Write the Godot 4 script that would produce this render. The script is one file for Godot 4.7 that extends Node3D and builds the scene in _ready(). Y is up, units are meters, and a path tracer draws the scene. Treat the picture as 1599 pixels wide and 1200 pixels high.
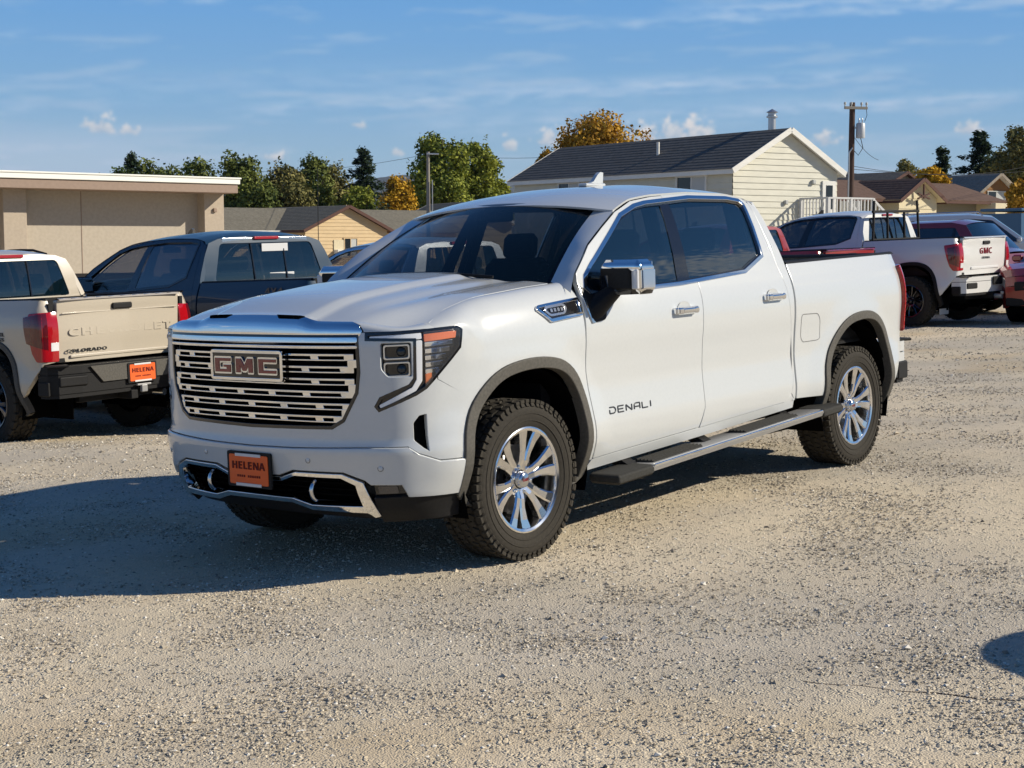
extends Node3D
# A gravel dealership lot with a white crew-cab pickup; camera level, the lot tilts up to the right by 1.9 degrees.

const CAM := Vector3(0, 1.656, 8.534)
const LOT_TILT := 1.9          # degrees, the lot rises to the right
var lot := Transform3D()       # lot frame -> world
var rng := RandomNumberGenerator.new()
var M := {}
var used := {}
var plan_p := PackedVector2Array()
var plan_n := PackedVector2Array()
var plan_len := 0.0
var UN := 0.0                  # side coordinate x = UN - s
var S_TAIL := 0.0
var SC := Vector3.ONE          # size of the pickup being built, against the full-size one

func _ready() -> void:
	rng.seed = 4711
	var cam := Camera3D.new()
	cam.name = "camera"
	cam.position = CAM
	cam.rotation_degrees = Vector3(-5.3, 0, 0)
	cam.fov = 28.06
	cam.near = 0.1
	cam.far = 30000.0
	add_child(cam)
	cam.current = true
	var env := Environment.new()
	env.background_mode = Environment.BG_SKY
	env.sky = Sky.new()
	var pano := PanoramaSkyMaterial.new()
	pano.panorama = make_sky()
	pano.energy_multiplier = 1.0
	env.sky.sky_material = pano
	env.background_energy_multiplier = 0.69
	env.tonemap_mode = Environment.TONE_MAPPER_LINEAR
	env.tonemap_exposure = 1.3
	env.sdfgi_enabled = true
	env.ssao_enabled = true
	env.ssil_enabled = true
	env.fog_enabled = true
	env.fog_density = 0.00004
	env.fog_light_color = Color(0.72, 0.82, 1.0)
	var we := WorldEnvironment.new()
	we.name = "environment"
	we.environment = env
	add_child(we)
	var sun := DirectionalLight3D.new()
	sun.name = "sun"
	sun.light_energy = 1.5
	sun.light_color = Color(1.0, 0.96, 0.885)
	sun.light_angular_distance = 0.5
	sun.shadow_enabled = true
	var el := deg_to_rad(29.5)
	var az := deg_to_rad(1.0)
	var to_sun := Vector3(cos(az) * cos(el), sin(el), sin(az) * cos(el))
	sun.basis = Basis.looking_at(-to_sun, Vector3.UP)
	add_child(sun)
	# the lot frame: a turn about the line of sight through the camera
	var back := cam.basis.z.normalized()
	lot = Transform3D(Basis(), CAM) * Transform3D(Basis(back, deg_to_rad(LOT_TILT)), Vector3.ZERO) * Transform3D(Basis(), -CAM)
	make_plan()
	make_materials()
	build_ground()
	build_hills()
	build_buildings()
	build_trees()
	build_poles()
	build_vehicles()
	build_stones()

# ------------------------------------------------------------------ naming
func numbered(called: String, parent: Node) -> String:
	var key := str(parent.get_instance_id()) + "/" + called
	var k: int = used.get(key, 0)
	used[key] = k + 1
	return called if k == 0 else "%s_%03d" % [called, k]

func tag(o: Node, label := "", category := "", group := "", kind := "") -> Node:
	if label: o.set_meta("label", label)
	if category: o.set_meta("category", category)
	if group: o.set_meta("group", group)
	if kind: o.set_meta("kind", kind)
	return o

func thing(called: String, at: Transform3D, label: String, category: String, group := "") -> Node3D:
	var o := Node3D.new()
	o.name = numbered(called, self)
	add_child(o, true)
	o.transform = at
	tag(o, label, category, group)
	return o

func part(mb: Mb, called: String, m: Material, parent: Node) -> MeshInstance3D:
	var o := MeshInstance3D.new()
	o.mesh = mb.mesh()
	o.material_override = m
	o.name = numbered(called, parent)
	parent.add_child(o, true)
	return o

func inst(mesh: Mesh, called: String, m: Material, parent: Node, at := Transform3D()) -> MeshInstance3D:
	var o := MeshInstance3D.new()
	o.mesh = mesh
	o.material_override = m
	o.name = numbered(called, parent)
	o.transform = at
	parent.add_child(o, true)
	return o

func words(text: String, height: float, depth: float, bold := true) -> TextMesh:
	var t := TextMesh.new()
	var f := SystemFont.new()
	f.font_names = PackedStringArray(["Droid Sans"])
	f.font_weight = 700 if bold else 400
	t.font = f
	t.text = text
	t.font_size = 32
	t.pixel_size = height / 23.0
	t.depth = depth
	t.curve_step = 1.0
	return t

# ------------------------------------------------------------------ mesh collector
class Mb:
	var v := PackedVector3Array()
	var n := PackedVector3Array()
	var c := PackedColorArray()
	var col := Color.WHITE
	var colored := false
	var xf := Transform3D()

	func tri(a: Vector3, b: Vector3, d: Vector3, na: Vector3, nb: Vector3, nd: Vector3) -> void:
		if (b - a).cross(d - a).dot(na + nb + nd) > 0.0:
			v.append(a); v.append(d); v.append(b)
			n.append(na); n.append(nd); n.append(nb)
		else:
			v.append(a); v.append(b); v.append(d)
			n.append(na); n.append(nb); n.append(nd)
		if colored:
			c.append(col); c.append(col); c.append(col)

	func quad(a: Vector3, b: Vector3, d: Vector3, e: Vector3, na: Vector3, nb: Vector3, nd: Vector3, ne: Vector3) -> void:
		tri(a, b, d, na, nb, nd)
		tri(a, d, e, na, nd, ne)

	func face(a: Vector3, b: Vector3, d: Vector3, e: Vector3, out: Vector3) -> void:
		var k := (b - a).cross(d - a)
		if k.length_squared() < 1e-16:
			k = (d - a).cross(e - a)
		k = k.normalized()
		if k.dot(out) < 0: k = -k
		quad(a, b, d, e, k, k, k, k)

	func ftri(a: Vector3, b: Vector3, d: Vector3, out: Vector3) -> void:
		var k := (b - a).cross(d - a).normalized()
		if k.dot(out) < 0: k = -k
		tri(a, b, d, k, k, k)

	func box(at: Vector3, size: Vector3, bevel := 0.0, b := Basis()) -> void:
		var h := size * 0.5
		var bv := minf(bevel, minf(h.x, minf(h.y, h.z)) * 0.95)
		var ax := [b.x.normalized(), b.y.normalized(), b.z.normalized()]
		var P := func(s: Vector3, i: int) -> Vector3:
			var p := Vector3(s.x * (h.x - bv), s.y * (h.y - bv), s.z * (h.z - bv))
			p[i] = s[i] * h[i]
			return at + ax[0] * p.x + ax[1] * p.y + ax[2] * p.z
		for i in 3:
			var j := (i + 1) % 3
			var k := (i + 2) % 3
			for si in [-1.0, 1.0]:
				var q := []
				for w in [[-1.0, -1.0], [1.0, -1.0], [1.0, 1.0], [-1.0, 1.0]]:
					var s := Vector3()
					s[i] = si; s[j] = w[0]; s[k] = w[1]
					q.append(P.call(s, i))
				var nn: Vector3 = ax[i] * si
				quad(q[0], q[1], q[2], q[3], nn, nn, nn, nn)
				if bv > 0.0:
					for sj in [-1.0, 1.0]:
						var s1 := Vector3(); s1[i] = si; s1[j] = sj; s1[k] = -1.0
						var s2 := s1; s2[k] = 1.0
						var nj: Vector3 = ax[j] * sj
						quad(P.call(s1, i), P.call(s2, i), P.call(s2, j), P.call(s1, j), nn, nn, nj, nj)
		if bv > 0.0:
			for sx in [-1.0, 1.0]:
				for sy in [-1.0, 1.0]:
					for sz in [-1.0, 1.0]:
						var s := Vector3(sx, sy, sz)
						tri(P.call(s, 0), P.call(s, 1), P.call(s, 2), ax[0] * sx, ax[1] * sy, ax[2] * sz)

	# a bar from a to b with width and height and an up direction
	func bar(a: Vector3, b: Vector3, w: float, hh: float, up := Vector3.UP, bevel := 0.0) -> void:
		var z := (b - a).normalized()
		var x := up.cross(z)
		if x.length() < 0.01: x = Vector3.RIGHT.cross(z)
		x = x.normalized()
		var y := z.cross(x)
		box((a + b) * 0.5, Vector3(w, hh, a.distance_to(b)), bevel, Basis(x, y, z))

	func tube(pts: Array, r: float, seg := 8, caps := true, r2 := -1.0) -> void:
		var rings := []
		var norms := []
		var up := Vector3(0.13, 0.97, 0.21)
		for i in pts.size():
			var a: Vector3 = pts[maxi(i - 1, 0)]
			var b: Vector3 = pts[mini(i + 1, pts.size() - 1)]
			var t := (b - a).normalized()
			var x := up.cross(t)
			if x.length() < 0.05: x = Vector3.RIGHT.cross(t)
			x = x.normalized()
			var y := t.cross(x)
			up = y
			var rr := r if r2 < 0 else lerpf(r, r2, float(i) / (pts.size() - 1))
			var ring := []
			var nr := []
			for k in seg:
				var w := TAU * k / seg
				var dd := x * cos(w) + y * sin(w)
				ring.append(pts[i] + dd * rr)
				nr.append(dd)
			rings.append(ring)
			norms.append(nr)
		for i in pts.size() - 1:
			for k in seg:
				var k2 := (k + 1) % seg
				quad(rings[i][k], rings[i][k2], rings[i + 1][k2], rings[i + 1][k], norms[i][k], norms[i][k2], norms[i + 1][k2], norms[i + 1][k])
		if caps:
			for e in [0, pts.size() - 1]:
				var t: Vector3 = (pts[1] - pts[0]).normalized() * -1.0 if e == 0 else (pts[-1] - pts[-2]).normalized()
				for k in seg:
					tri(pts[e], rings[e][k], rings[e][(k + 1) % seg], t, t, t)

	# profile of (radius, height) about the y axis of b, outline turned so that normals point to its left side (sign)
	func lathe(pr: Array, seg: int, at := Transform3D(), sign := 1.0, crease := 0.75) -> void:
		var nn := []
		for i in pr.size() - 1:
			var t: Vector2 = (pr[i + 1] - pr[i]).normalized()
			nn.append(Vector2(t.y, -t.x) * sign)
		for i in pr.size() - 1:
			var n0: Vector2 = nn[i]
			var n1: Vector2 = nn[i]
			if i > 0 and nn[i - 1].dot(nn[i]) > crease: n0 = (nn[i - 1] + nn[i]).normalized()
			if i < pr.size() - 2 and nn[i + 1].dot(nn[i]) > crease: n1 = (nn[i + 1] + nn[i]).normalized()
			for k in seg:
				var a := TAU * k / seg
				var b := TAU * (k + 1) / seg
				var da := Vector3(cos(a), 0, sin(a))
				var db := Vector3(cos(b), 0, sin(b))
				var p: Vector2 = pr[i]
				var q: Vector2 = pr[i + 1]
				quad(at * (da * p.x + Vector3.UP * p.y), at * (db * p.x + Vector3.UP * p.y), at * (db * q.x + Vector3.UP * q.y), at * (da * q.x + Vector3.UP * q.y),
					at.basis * (da * n0.x + Vector3.UP * n0.y), at.basis * (db * n0.x + Vector3.UP * n0.y), at.basis * (db * n1.x + Vector3.UP * n1.y), at.basis * (da * n1.x + Vector3.UP * n1.y))

	# flat outline in the xy plane of at, from z = 0 to z = depth
	func prism(poly: PackedVector2Array, depth: float, at := Transform3D()) -> void:
		var ids := Geometry2D.triangulate_polygon(poly)
		var zz := at.basis.z.normalized()
		var o0 := at.origin
		for k in range(0, ids.size(), 3):
			var p := []
			for m in 3:
				var w := poly[ids[k + m]]
				p.append(at * Vector3(w.x, w.y, 0))
			var dz := at.basis.z * depth
			var s := signf(depth)
			tri(p[0] + dz, p[1] + dz, p[2] + dz, zz * s, zz * s, zz * s)
			tri(p[0], p[1], p[2], -zz * s, -zz * s, -zz * s)
		var cw := Geometry2D.is_polygon_clockwise(poly)
		for k in poly.size():
			var a := poly[k]
			var b := poly[(k + 1) % poly.size()]
			var t := (b - a).normalized()
			var o := Vector2(t.y, -t.x) * (-1.0 if cw else 1.0)
			var out := (at.basis * Vector3(o.x, o.y, 0)).normalized()
			quad(at * Vector3(a.x, a.y, 0), at * Vector3(b.x, b.y, 0), at * Vector3(b.x, b.y, depth), at * Vector3(a.x, a.y, depth), out, out, out, out)

	func grid(f: Callable, nu: int, nv: int, ref: Vector3, flip := false) -> void:
		var p := []
		for i in nu + 1:
			var row := []
			for j in nv + 1:
				row.append(f.call(float(i) / nu, float(j) / nv))
			p.append(row)
		var q := []
		for i in nu + 1:
			var row := []
			for j in nv + 1:
				var du: Vector3 = p[mini(i + 1, nu)][j] - p[maxi(i - 1, 0)][j]
				var dv: Vector3 = p[i][mini(j + 1, nv)] - p[i][maxi(j - 1, 0)]
				var k := du.cross(dv).normalized()
				if k.dot(p[i][j] - ref) < 0: k = -k
				row.append(-k if flip else k)
			q.append(row)
		for i in nu:
			for j in nv:
				quad(p[i][j], p[i + 1][j], p[i + 1][j + 1], p[i][j + 1], q[i][j], q[i + 1][j], q[i + 1][j + 1], q[i][j + 1])

	# a piece of the surface f(u, v): inside outer, outside holes, with returns of the given depth along its edges
	func panel(outer: PackedVector2Array, holes: Array, f: Callable, cell: float, depth: float, ref := Vector3(1e9, 0, 0), lift := 0.0, round := 0.0) -> void:
		if Geometry2D.is_polygon_clockwise(outer):
			outer = outer.duplicate(); outer.reverse()
		var lo := outer[0]
		var hi := outer[0]
		for p in outer:
			lo = lo.min(p); hi = hi.max(p)
		var nu := maxi(1, ceili((hi.x - lo.x) / cell))
		var nv := maxi(1, ceili((hi.y - lo.y) / cell))
		var sz := Vector2((hi.x - lo.x) / nu, (hi.y - lo.y) / nv)
		var crossed := {}
		for loop in [outer] + holes:
			for k in loop.size():
				var a: Vector2 = loop[k]
				var b: Vector2 = loop[(k + 1) % loop.size()]
				var m := maxi(1, ceili(a.distance_to(b) / minf(sz.x, sz.y) * 10.0))
				for t in m + 1:
					var w := (a.lerp(b, float(t) / m) - lo) / sz
					for e in [Vector2(-.02, -.02), Vector2(.02, .02), Vector2(-.02, .02), Vector2(.02, -.02)]:
						crossed[Vector2i(floori(w.x + e.x), floori(w.y + e.y))] = true
		var cache := {}
		var get_pn := func(p: Vector2) -> Array:
			var key := Vector2i(roundi(p.x * 20000.0), roundi(p.y * 20000.0))
			if cache.has(key): return cache[key]
			var e := 0.006
			var at: Vector3 = f.call(p.x, p.y)
			var du: Vector3 = f.call(p.x + e, p.y) - f.call(p.x - e, p.y)
			var dv: Vector3 = f.call(p.x, p.y + e) - f.call(p.x, p.y - e)
			var k := du.cross(dv).normalized()
			var rf := ref if ref.x < 1e8 else Vector3(clampf(at.x, -4.2, 0.2), 0.8, 0)
			if k.dot(at - rf) < 0: k = -k
			var r := [at + k * lift, k]
			cache[key] = r
			return r
		for i in nu:
			for j in nv:
				var a := lo + Vector2(i, j) * sz
				var rect := PackedVector2Array([a, a + Vector2(sz.x, 0), a + sz, a + Vector2(0, sz.y)])
				if not crossed.has(Vector2i(i, j)):
					var mid := a + sz * 0.5
					if not Geometry2D.is_point_in_polygon(mid, outer): continue
					var inside := false
					for h in holes:
						if Geometry2D.is_point_in_polygon(mid, h): inside = true; break
					if inside: continue
					var q := []
					for p in rect: q.append(get_pn.call(p))
					quad(q[0][0], q[1][0], q[2][0], q[3][0], q[0][1], q[1][1], q[2][1], q[3][1])
					continue
				var polys: Array = Geometry2D.intersect_polygons(rect, outer)
				for h in holes:
					var left := []
					for p in polys:
						left.append_array(Geometry2D.clip_polygons(p, h))
					polys = left
				for p in polys:
					if p.size() < 3 or Geometry2D.is_polygon_clockwise(p): continue
					var ids := Geometry2D.triangulate_polygon(p)
					for k in range(0, ids.size(), 3):
						var q0: Array = get_pn.call(p[ids[k]])
						var q1: Array = get_pn.call(p[ids[k + 1]])
						var q2: Array = get_pn.call(p[ids[k + 2]])
						tri(q0[0], q1[0], q2[0], q0[1], q1[1], q2[1])
		if depth == 0.0: return
		var first := true
		for loop in [outer] + holes:
			var cw := Geometry2D.is_polygon_clockwise(loop)
			for k in loop.size():
				var a: Vector2 = loop[k]
				var b: Vector2 = loop[(k + 1) % loop.size()]
				var m := maxi(1, ceili(a.distance_to(b) / (cell * 1.01)))
				var t := (b - a).normalized()
				var o := Vector2(t.y, -t.x) * (-1.0 if cw else 1.0)
				if not first: o = -o
				for w in m:
					var p0 := a.lerp(b, float(w) / m)
					var p1 := a.lerp(b, float(w + 1) / m)
					if not first and not Geometry2D.is_point_in_polygon((p0 + p1) * 0.5, outer): continue
					if first:
						var skip := false
						for h in holes:
							if Geometry2D.is_point_in_polygon((p0 + p1) * 0.5, h): skip = true; break
						if skip: continue
					var q0: Array = get_pn.call(p0)
					var q1: Array = get_pn.call(p1)
					var e0: Vector3 = f.call(p0.x + o.x * .004, p0.y + o.y * .004) - f.call(p0.x, p0.y)
					var en := e0.normalized()
					if round > 0.0:
						var r0: Vector3 = q0[0] + en * round * 0.0
						var m0: Vector3 = (q0[1] + en).normalized()
						var m1: Vector3 = (q1[1] + en).normalized()
						var d0: Vector3 = q0[0] - q0[1] * round + en * round * 0.7
						var d1: Vector3 = q1[0] - q1[1] * round + en * round * 0.7
						quad(r0, q1[0], d1, d0, q0[1], q1[1], en, en)
						quad(d0, d1, d1 - q1[1] * depth, d0 - q0[1] * depth, en, en, en, en)
					else:
						quad(q0[0], q1[0], q1[0] - q1[1] * depth, q0[0] - q0[1] * depth, en, en, en, en)
			first = false

	func mesh() -> ArrayMesh:
		var a := []
		a.resize(Mesh.ARRAY_MAX)
		a[Mesh.ARRAY_VERTEX] = v
		a[Mesh.ARRAY_NORMAL] = n
		if colored: a[Mesh.ARRAY_COLOR] = c
		var m := ArrayMesh.new()
		if v.size() > 0:
			m.add_surface_from_arrays(Mesh.PRIMITIVE_TRIANGLES, a)
		return m

func V2(list: Array) -> PackedVector2Array:
	var p := PackedVector2Array()
	for k in range(0, list.size(), 2):
		p.append(Vector2(list[k], list[k + 1]))
	return p

func mirror2(p: PackedVector2Array) -> PackedVector2Array:
	var q := PackedVector2Array()
	for w in p: q.append(Vector2(-w.x, w.y))
	q.reverse()
	return q

func smooth2(p: PackedVector2Array, times := 1, closed := true) -> PackedVector2Array:  # corner cutting
	for t in times:
		var q := PackedVector2Array()
		for k in p.size():
			var a := p[k]
			var b := p[(k + 1) % p.size()]
			if not closed and k == p.size() - 1: break
			q.append(a.lerp(b, 0.25)); q.append(a.lerp(b, 0.75))
		if not closed:
			q.insert(0, p[0]); q.append(p[-1])
		p = q
	return p

func round2(p: PackedVector2Array, r: float) -> PackedVector2Array:  # each corner cut into a short arc
	var q := PackedVector2Array()
	for k in p.size():
		var a := p[(k - 1 + p.size()) % p.size()]
		var b := p[k]
		var d := p[(k + 1) % p.size()]
		var l := minf(r, 0.45 * minf(a.distance_to(b), b.distance_to(d)))
		var s := b + (a - b).normalized() * l
		var e := b + (d - b).normalized() * l
		for t in [0.0, 0.33, 0.67, 1.0]:
			q.append(s.lerp(b, t).lerp(b.lerp(e, t), t))
	return q

func grow2(p: PackedVector2Array, d: float) -> PackedVector2Array:
	if Geometry2D.is_polygon_clockwise(p):
		p = p.duplicate(); p.reverse()
	var r := Geometry2D.offset_polygon(p, d, Geometry2D.JOIN_MITER)
	return r[0]

func lut(t: Array, y: float) -> float:   # linear table of (key, value) pairs
	if y <= t[0]: return t[1]
	for k in range(2, t.size(), 2):
		if y <= t[k]:
			return lerpf(t[k - 1], t[k + 1], (y - t[k - 2]) / (t[k] - t[k - 2]))
	return t[-1]

func soft(t: Array, y: float, w := 0.03) -> float:
	return (lut(t, y - w) + lut(t, y - w * 0.5) + 2.0 * lut(t, y) + lut(t, y + w * 0.5) + lut(t, y + w)) / 6.0

func on_lot(x: float, z: float, yaw_deg: float, y := 0.0) -> Transform3D:
	return lot * Transform3D(Basis(Vector3.UP, -deg_to_rad(yaw_deg)), Vector3(x, y, z))

# ------------------------------------------------------------------ materials
func mat(called: String, lin: Color, rough: float, metal := 0.0, coat := 0.0) -> StandardMaterial3D:
	var m := StandardMaterial3D.new()
	m.resource_name = called
	m.albedo_color = lin.linear_to_srgb()
	m.roughness = rough
	m.metallic = metal
	if coat > 0.0:
		m.clearcoat_enabled = true
		m.clearcoat = coat
		m.clearcoat_roughness = 0.03
	M[called] = m
	return m

func pane(called: String, lin: Color, alpha: float) -> StandardMaterial3D:
	var m := mat(called, lin, 0.02)
	m.transparency = BaseMaterial3D.TRANSPARENCY_ALPHA
	m.albedo_color.a = alpha
	return m

func noise_tex(size: int, freq: float, octaves: int, lo: Color, hi: Color, seed_: int, kind := FastNoiseLite.TYPE_SIMPLEX_SMOOTH) -> ImageTexture:
	var f := FastNoiseLite.new()
	f.noise_type = kind
	f.seed = seed_
	f.frequency = freq
	f.fractal_octaves = octaves
	f.fractal_type = FastNoiseLite.FRACTAL_FBM
	var im := f.get_seamless_image(size, size)
	im.convert(Image.FORMAT_RGB8)
	var d := im.get_data()
	var table := []
	for k in 256:
		var w := lo.lerp(hi, k / 255.0).linear_to_srgb()
		table.append([int(w.r * 255.0), int(w.g * 255.0), int(w.b * 255.0)])
	for k in range(0, d.size(), 3):
		var t: Array = table[d[k]]
		d[k] = t[0]; d[k + 1] = t[1]; d[k + 2] = t[2]
	return ImageTexture.create_from_image(Image.create_from_data(size, size, false, Image.FORMAT_RGB8, d))

func grain(m: StandardMaterial3D, tex: Texture2D, scale: Vector3, bump: Texture2D = null, depth := 0.0, in_world := false) -> void:
	m.albedo_texture = tex
	m.uv1_triplanar = true
	m.uv1_world_triplanar = in_world
	m.uv1_scale = scale
	if bump:
		m.heightmap_enabled = true
		m.heightmap_texture = bump
		m.heightmap_scale = depth

func make_materials() -> void:
	mat("white_paint", Color(.525, .545, .55), .26, 0.0, 1.0)
	mat("work_white_paint", Color(.64, .64, .62), .36, 0.0, 0.9)
	mat("sand_paint", Color(.465, .41, .325), .34, 0.0, 1.0)
	mat("navy_paint", Color(.014, .040, .076), .5, 0.0, .5).metallic_specular = .3
	mat("pale_blue_paint", Color(.42, .50, .58), .32, 0.1, 1.0)
	mat("red_paint", Color(.26, .012, .012), .3, 0.0, 1.0)
	mat("maroon_paint", Color(.16, .012, .018), .3, 0.0, 1.0)
	mat("silver_paint", Color(.5, .52, .55), .32, 0.3, 1.0)
	mat("grey_paint", Color(.08, .085, .09), .3, 0.2, 1.0)
	mat("chrome", Color(.84, .845, .85), .05, 1.0)
	mat("polished_alloy", Color(.86, .86, .86), .13, 1.0)
	mat("satin_chrome", Color(.62, .63, .65), .16, 1.0)
	mat("dark_chrome", Color(.12, .12, .13), .12, 1.0)
	mat("black_gloss", Color(.008, .008, .009), .12, 0.0, 0.6)
	mat("black_plastic", Color(.016, .016, .017), .55)
	mat("arch_plastic", Color(.11, .105, .095), .6)
	mat("rubber_pad", Color(.045, .045, .043), .8)
	mat("void", Color(.004, .004, .004), .9)
	mat("cabin", Color(.008, .008, .009), .85)
	mat("cabin_grey", Color(.05, .05, .052), .8)
	mat("seat_cloth", Color(.009, .009, .010), .9)
	mat("tyre", Color(.044, .040, .034), .85)
	mat("tread", Color(.054, .049, .041), .9)
	mat("steel", Color(.30, .30, .30), .35, .3)
	mat("brake_disc", Color(.25, .24, .23), .35, 1.0)
	mat("lens_red", Color(.35, .004, .008), .08, 0.0, 1.0)
	mat("lens_dark_red", Color(.10, .004, .006), .08, 0.0, 1.0)
	mat("lens_white", Color(.7, .7, .7), .1, 0.0, 1.0)
	mat("amber", Color(.62, .14, .02), .15, 0.0, 1.0)
	mat("drl_white", Color(.78, .79, .8), .25, 0.0, 0.8)
	mat("logo_red", Color(.19, .006, .010), .2, 0.0, 1.0)
	mat("plate_orange", Color(.75, .11, .012), .4)
	mat("plate_ink", Color(.12, .012, .01), .5)
	mat("strip_white", Color(.6, .6, .6), .4)
	mat("badge_grey", Color(.06, .065, .075), .3, 0.4)
	mat("badge_black", Color(.012, .012, .012), .4)
	pane("glass_clear", Color(.02, .05, .05), .28)
	pane("glass_shield", Color(.002, .006, .009), .76)
	pane("glass_tint", Color(.003, .010, .014), .84)
	pane("glass_dark", Color(.004, .006, .009), .88)
	for k in ["glass_clear", "glass_tint", "glass_dark"]: M[k].metallic_specular = 0.9
	M["glass_shield"].metallic_specular = .35
	for k in ["glass_tint", "glass_dark"]:
		M[k].clearcoat_enabled = true
		M[k].clearcoat = 1.0
		M[k].clearcoat_roughness = .02
	pane("lens_clear", Color(.8, .8, .8), .04)
	mat("seam", Color(.16, .16, .16), .9)
	# buildings
	mat("stucco", Color(.455, .40, .325), .9)
	mat("stucco_trim", Color(.45, .38, .30), .9)
	mat("fascia_board", Color(.32, .24, .19), .8)
	mat("roof_metal", Color(.80, .80, .74), .35)
	mat("cream_siding", Color(.65, .635, .54), .75)
	mat("grey_siding", Color(.60, .58, .48), .75)
	mat("tan_siding", Color(.62, .47, .28), .8)
	mat("white_trim", Color(.74, .73, .68), .6)
	mat("dark_shingle", Color(.105, .10, .09), .95)
	mat("olive_shingle", Color(.15, .135, .10), .95)
	mat("brown_shingle", Color(.115, .062, .042), .95)
	mat("green_shingle", Color(.035, .045, .042), .95)
	mat("tan_shingle", Color(.30, .25, .19), .95)
	mat("brown_trim", Color(.10, .055, .045), .8)
	mat("cream_wall", Color(.66, .58, .40), .85)
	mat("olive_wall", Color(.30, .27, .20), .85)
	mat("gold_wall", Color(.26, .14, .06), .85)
	mat("window_glass", Color(.02, .026, .03), .06)
	mat("curtain", Color(.45, .46, .44), .8)
	mat("deck_grey", Color(.58, .58, .57), .7)
	mat("galvanised", Color(.45, .46, .47), .35, 0.8)
	mat("pole_wood", Color(.085, .055, .045), .9)
	mat("pole_pale", Color(.25, .23, .2), .85)
	mat("wire", Color(.02, .02, .02), .7)
	mat("transformer_grey", Color(.42, .44, .46), .4)
	mat("tarp_blue", Color(.05, .12, .22), .6)
	mat("sign_black", Color(.012, .010, .010), .5)
	mat("sign_red", Color(.62, .02, .03), .4)
	mat("sign_white", Color(.8, .8, .8), .4)
	var fine := noise_tex(512, 0.03, 5, Color(.86, .86, .86), Color(1, 1, 1), 3)
	for k in ["stucco", "stucco_trim", "fascia_board", "cream_wall", "olive_wall", "gold_wall"]:
		grain(M[k], fine, Vector3(.5, .5, .5), fine, 0.2)
	for k in ["cream_siding", "grey_siding", "tan_siding", "white_trim", "deck_grey"]:
		grain(M[k], noise_tex(256, 0.02, 3, Color(.88, .88, .88), Color(1, 1, 1), 5), Vector3(.3, .9, .3))
	var shing := noise_tex(512, 0.09, 3, Color(.45, .45, .45), Color(1, 1, 1), 9, FastNoiseLite.TYPE_VALUE)
	for k in ["dark_shingle", "olive_shingle", "brown_shingle", "green_shingle", "tan_shingle"]:
		M[k].albedo_color = M[k].albedo_color.lightened(0.12)
		grain(M[k], shing, Vector3(.25, .25, .25), shing, 0.6)
	var rub := noise_tex(256, 0.06, 4, Color(.6, .6, .58), Color(1, .98, .95), 12)
	for k in ["tyre", "tread", "rubber_pad", "black_plastic", "arch_plastic"]:
		grain(M[k], rub, Vector3(3, 3, 3), rub, 0.05)
	grain(M["pole_wood"], noise_tex(256, 0.04, 4, Color(.6, .6, .6), Color(1, 1, 1), 14), Vector3(2, .2, 2))
	var flake := noise_tex(256, 0.2, 2, Color(.96, .96, .96), Color(1, 1, 1), 17)
	for k in ["sand_paint", "white_paint", "work_white_paint"]:
		grain(M[k], flake, Vector3(.7, .7, .7))
	for k in M:
		if M[k].roughness >= .5 and M[k].metallic < .1: M[k].metallic_specular = .3 if k != "void" else .0
	# gravel
	var cell := FastNoiseLite.new()
	cell.noise_type = FastNoiseLite.TYPE_CELLULAR
	cell.seed = 21
	cell.frequency = 0.075
	cell.cellular_return_type = FastNoiseLite.RETURN_CELL_VALUE
	cell.fractal_type = FastNoiseLite.FRACTAL_NONE
	var size := 1024
	var tone := cell.get_seamless_image(size, size)
	cell.cellular_return_type = FastNoiseLite.RETURN_DISTANCE2_SUB
	var edge := cell.get_seamless_image(size, size)
	var soft_ := FastNoiseLite.new()
	soft_.seed = 22
	soft_.frequency = 0.012
	soft_.fractal_octaves = 5
	var dust := soft_.get_seamless_image(size, size)
	soft_.frequency = 0.15
	soft_.fractal_octaves = 3
	var speck := soft_.get_seamless_image(size, size)
	for im in [tone, edge, dust, speck]: im.convert(Image.FORMAT_L8)
	var dt: PackedByteArray = tone.get_data()
	var de: PackedByteArray = edge.get_data()
	var dd: PackedByteArray = dust.get_data()
	var ds: PackedByteArray = speck.get_data()
	var colors := PackedByteArray()
	colors.resize(size * size * 3)
	var height := PackedByteArray()
	height.resize(size * size)
	for k in size * size:
		var s := clampf((de[k] / 255.0 - 0.10) * 5.0, 0.0, 1.0)
		var show := clampf((dd[k] / 255.0 - 0.40) * 4.0, 0.0, 1.0) * s      # where stones stand out of the dust
		if dt[k] < 110: show *= 0.25
		var g := ds[k] / 255.0
		var t := dt[k] / 255.0
		var dustc := 0.86 + 0.26 * (g - 0.5)
		var st := 0.46 + 0.62 * t + 0.30 * (g - 0.5)
		var r := lerpf(dustc, st, show)
		var b := lerpf(dustc * 0.995, st * 1.09, show)
		r = clampf(r, 0.0, 1.0); b = clampf(b, 0.0, 1.0)
		colors[k * 3] = int(255.0 * pow(r, 0.4545))
		colors[k * 3 + 1] = int(255.0 * pow(clampf((r + b) * 0.5, 0, 1), 0.4545))
		colors[k * 3 + 2] = int(255.0 * pow(b, 0.4545))
		height[k] = int(clampf(70.0 + 110.0 * show * (0.4 + 0.6 * t) + 60.0 * (g - 0.5), 0, 255))
	var gm := mat("gravel", Color(1, 1, 1), .95)
	gm.vertex_color_use_as_albedo = true
	gm.specular_mode = BaseMaterial3D.SPECULAR_SCHLICK_GGX
	gm.metallic_specular = 0.2
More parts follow.
